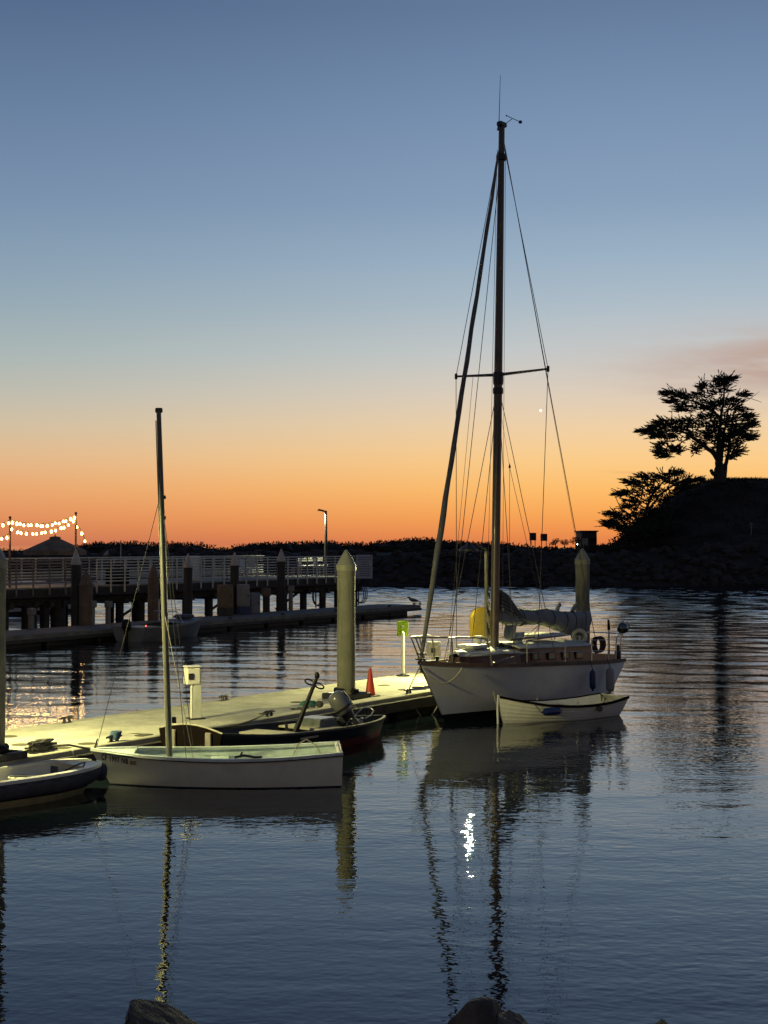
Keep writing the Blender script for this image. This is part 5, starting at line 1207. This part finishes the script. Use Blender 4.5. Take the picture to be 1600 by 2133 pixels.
p = on_pier(221, -.08); gull((p.x, p.y, PZ + 1.05), R(80), 'small pale gull perched on the pier railing', 1.0)
# motorboat moored at the far dock
MBX = Vector((-8.55, 49.6, 0)); hm = Hull([(0, .72), (.3, .82), (.6, .78), (.85, .42), (1, .03)], [(0, .48), (.4, .50), (.75, .58), (1, .66)], lambda z: 0.0, lambda z: 4.15 - .5 * (.66 - z), -.2, [(0, .3), (.6, .4), (1, .9)])
t = empty('motorboat', MBX, FRZ, 'small dim motorboat moored at the far dock behind the dinghy mast', 'motorboat')
m_dimw = mat('dull grey gelcoat', (.15, .15, .15), .5, .15, 3)
hm.shell(.0, None, 6, 0, cap=(True, False)).build('hull', m_dimw, t, smooth=40); hm.shell(-.1, 0, 2, 0, cap=(True, False)).build('bottom', m_black, t, smooth=40); hm.deck(0, .06, .5, 1).build('foredeck', m_dimw, t, smooth=40); hm.floor(.12).build('floor', m_dark, t); hm.strip(-.03, .02, -.08, .03).build('gunwale', m_strap, t, smooth=40)
MB().tube([(2.2, -.6, .55), (2.0, -.5, .95), (2.0, .5, .95), (2.2, .6, .55)], .016, 6).build('windshield_frame', m_steel, t); MB().bbox((1.0, 0, .42), (.4, 1.2, .12), .03).build('seat', m_white, t)
ob = MB().lathe([(.0001, .42), (.10, .40), (.14, .3), (.14, .12), (.1, .05), (.06, 0)][::-1], 12, (-.12, 0, .35), sy=1.2).build('outboard', m_black, t, smooth=50); MB().bbox((-.14, 0, .05), (.1, .12, .7), .02).build('outboard_leg', m_black, ob)
MB().lathe([(.0001, -.03), (.03, 0), (.0001, .03)], 8, (.03, -.7, .55)).build('red_light', mat('red marker light', (.8, .05, .03), .4, 0, 3, emis=((1, .10, .06), 4)), t, smooth=80)
MB().bbox((3.2, .1, .72), (.7, .5, .14), .06).build('canvas_bundle', m_grey, t)
# another dock and moored boats beyond the pier
QA = PA + Vector((-pdir.y, pdir.x, 0)) * 10; bd = empty('back_dock', QA + pdir * -4, PRZ, 'narrow pale edged dock seen between the pier piles', 'dock')
for i in range(8):
    MB().bbox((2.4 * i + 1.2, .8, .34), (2.38, 1.5, .12), .01).build('deck_panel', m_edge, bd); MB().bbox((2.4 * i + 1.2, -.02, .26), (2.38, .08, .2), .01).build('wale_board', m_rail, bd); MB().bbox((2.4 * i + 1.2, .8, .08), (2.0, 1.4, .36), .03).build('float', m_float, bd)
def moored(s, w_, label, ln, canopy, mt):
    b0 = PA + pdir * s + Vector((-pdir.y, pdir.x, 0)) * w_; t = empty('moored_boat', b0, PRZ, label, 'motorboat')
    h_ = Hull([(0, .95), (.4, 1.1), (.7, .9), (.9, .4), (1, .03)], [(0, .8), (.5, .85), (1, 1.1)], lambda z: 0.0, lambda z: ln - .7 * (1.1 - z), -.3, [(0, .3), (.6, .4), (1, .9)])
    h_.shell(-.1, None, 6, 0, cap=(True, False)).build('hull', mt, t, smooth=40); h_.deck(0, .05).build('deck', mt, t, smooth=40); MB().bbox((ln * .45, 0, 1.15), (ln * .36, 1.5, .62), .08).build('cabin', mt, t)
    for sy in (-1, 1): MB().bbox((ln * .45, sy * .752, 1.25), (ln * .28, .02, .24), .006).build('window', m_glass, t)
    MB().tube([(ln * .98, -.1, 1.1), (ln * .96, 0, 1.45), (ln * .75, .5, 1.45), (ln * .7, .8, 1.0)], .015, 6).build('bow_rail', m_steel, t)
moored(-1.5, 12.8, 'white moored cabin boat glimpsed between the left pier piles', 5.5, 1, m_white); moored(5.5, 13.2, 'pale moored cabin boat glimpsed behind the thick tan pilings', 6.0, 1, m_hullw); moored(12.5, 13.0, 'white moored boat glimpsed under the middle of the pier', 5.2, 1, m_white)
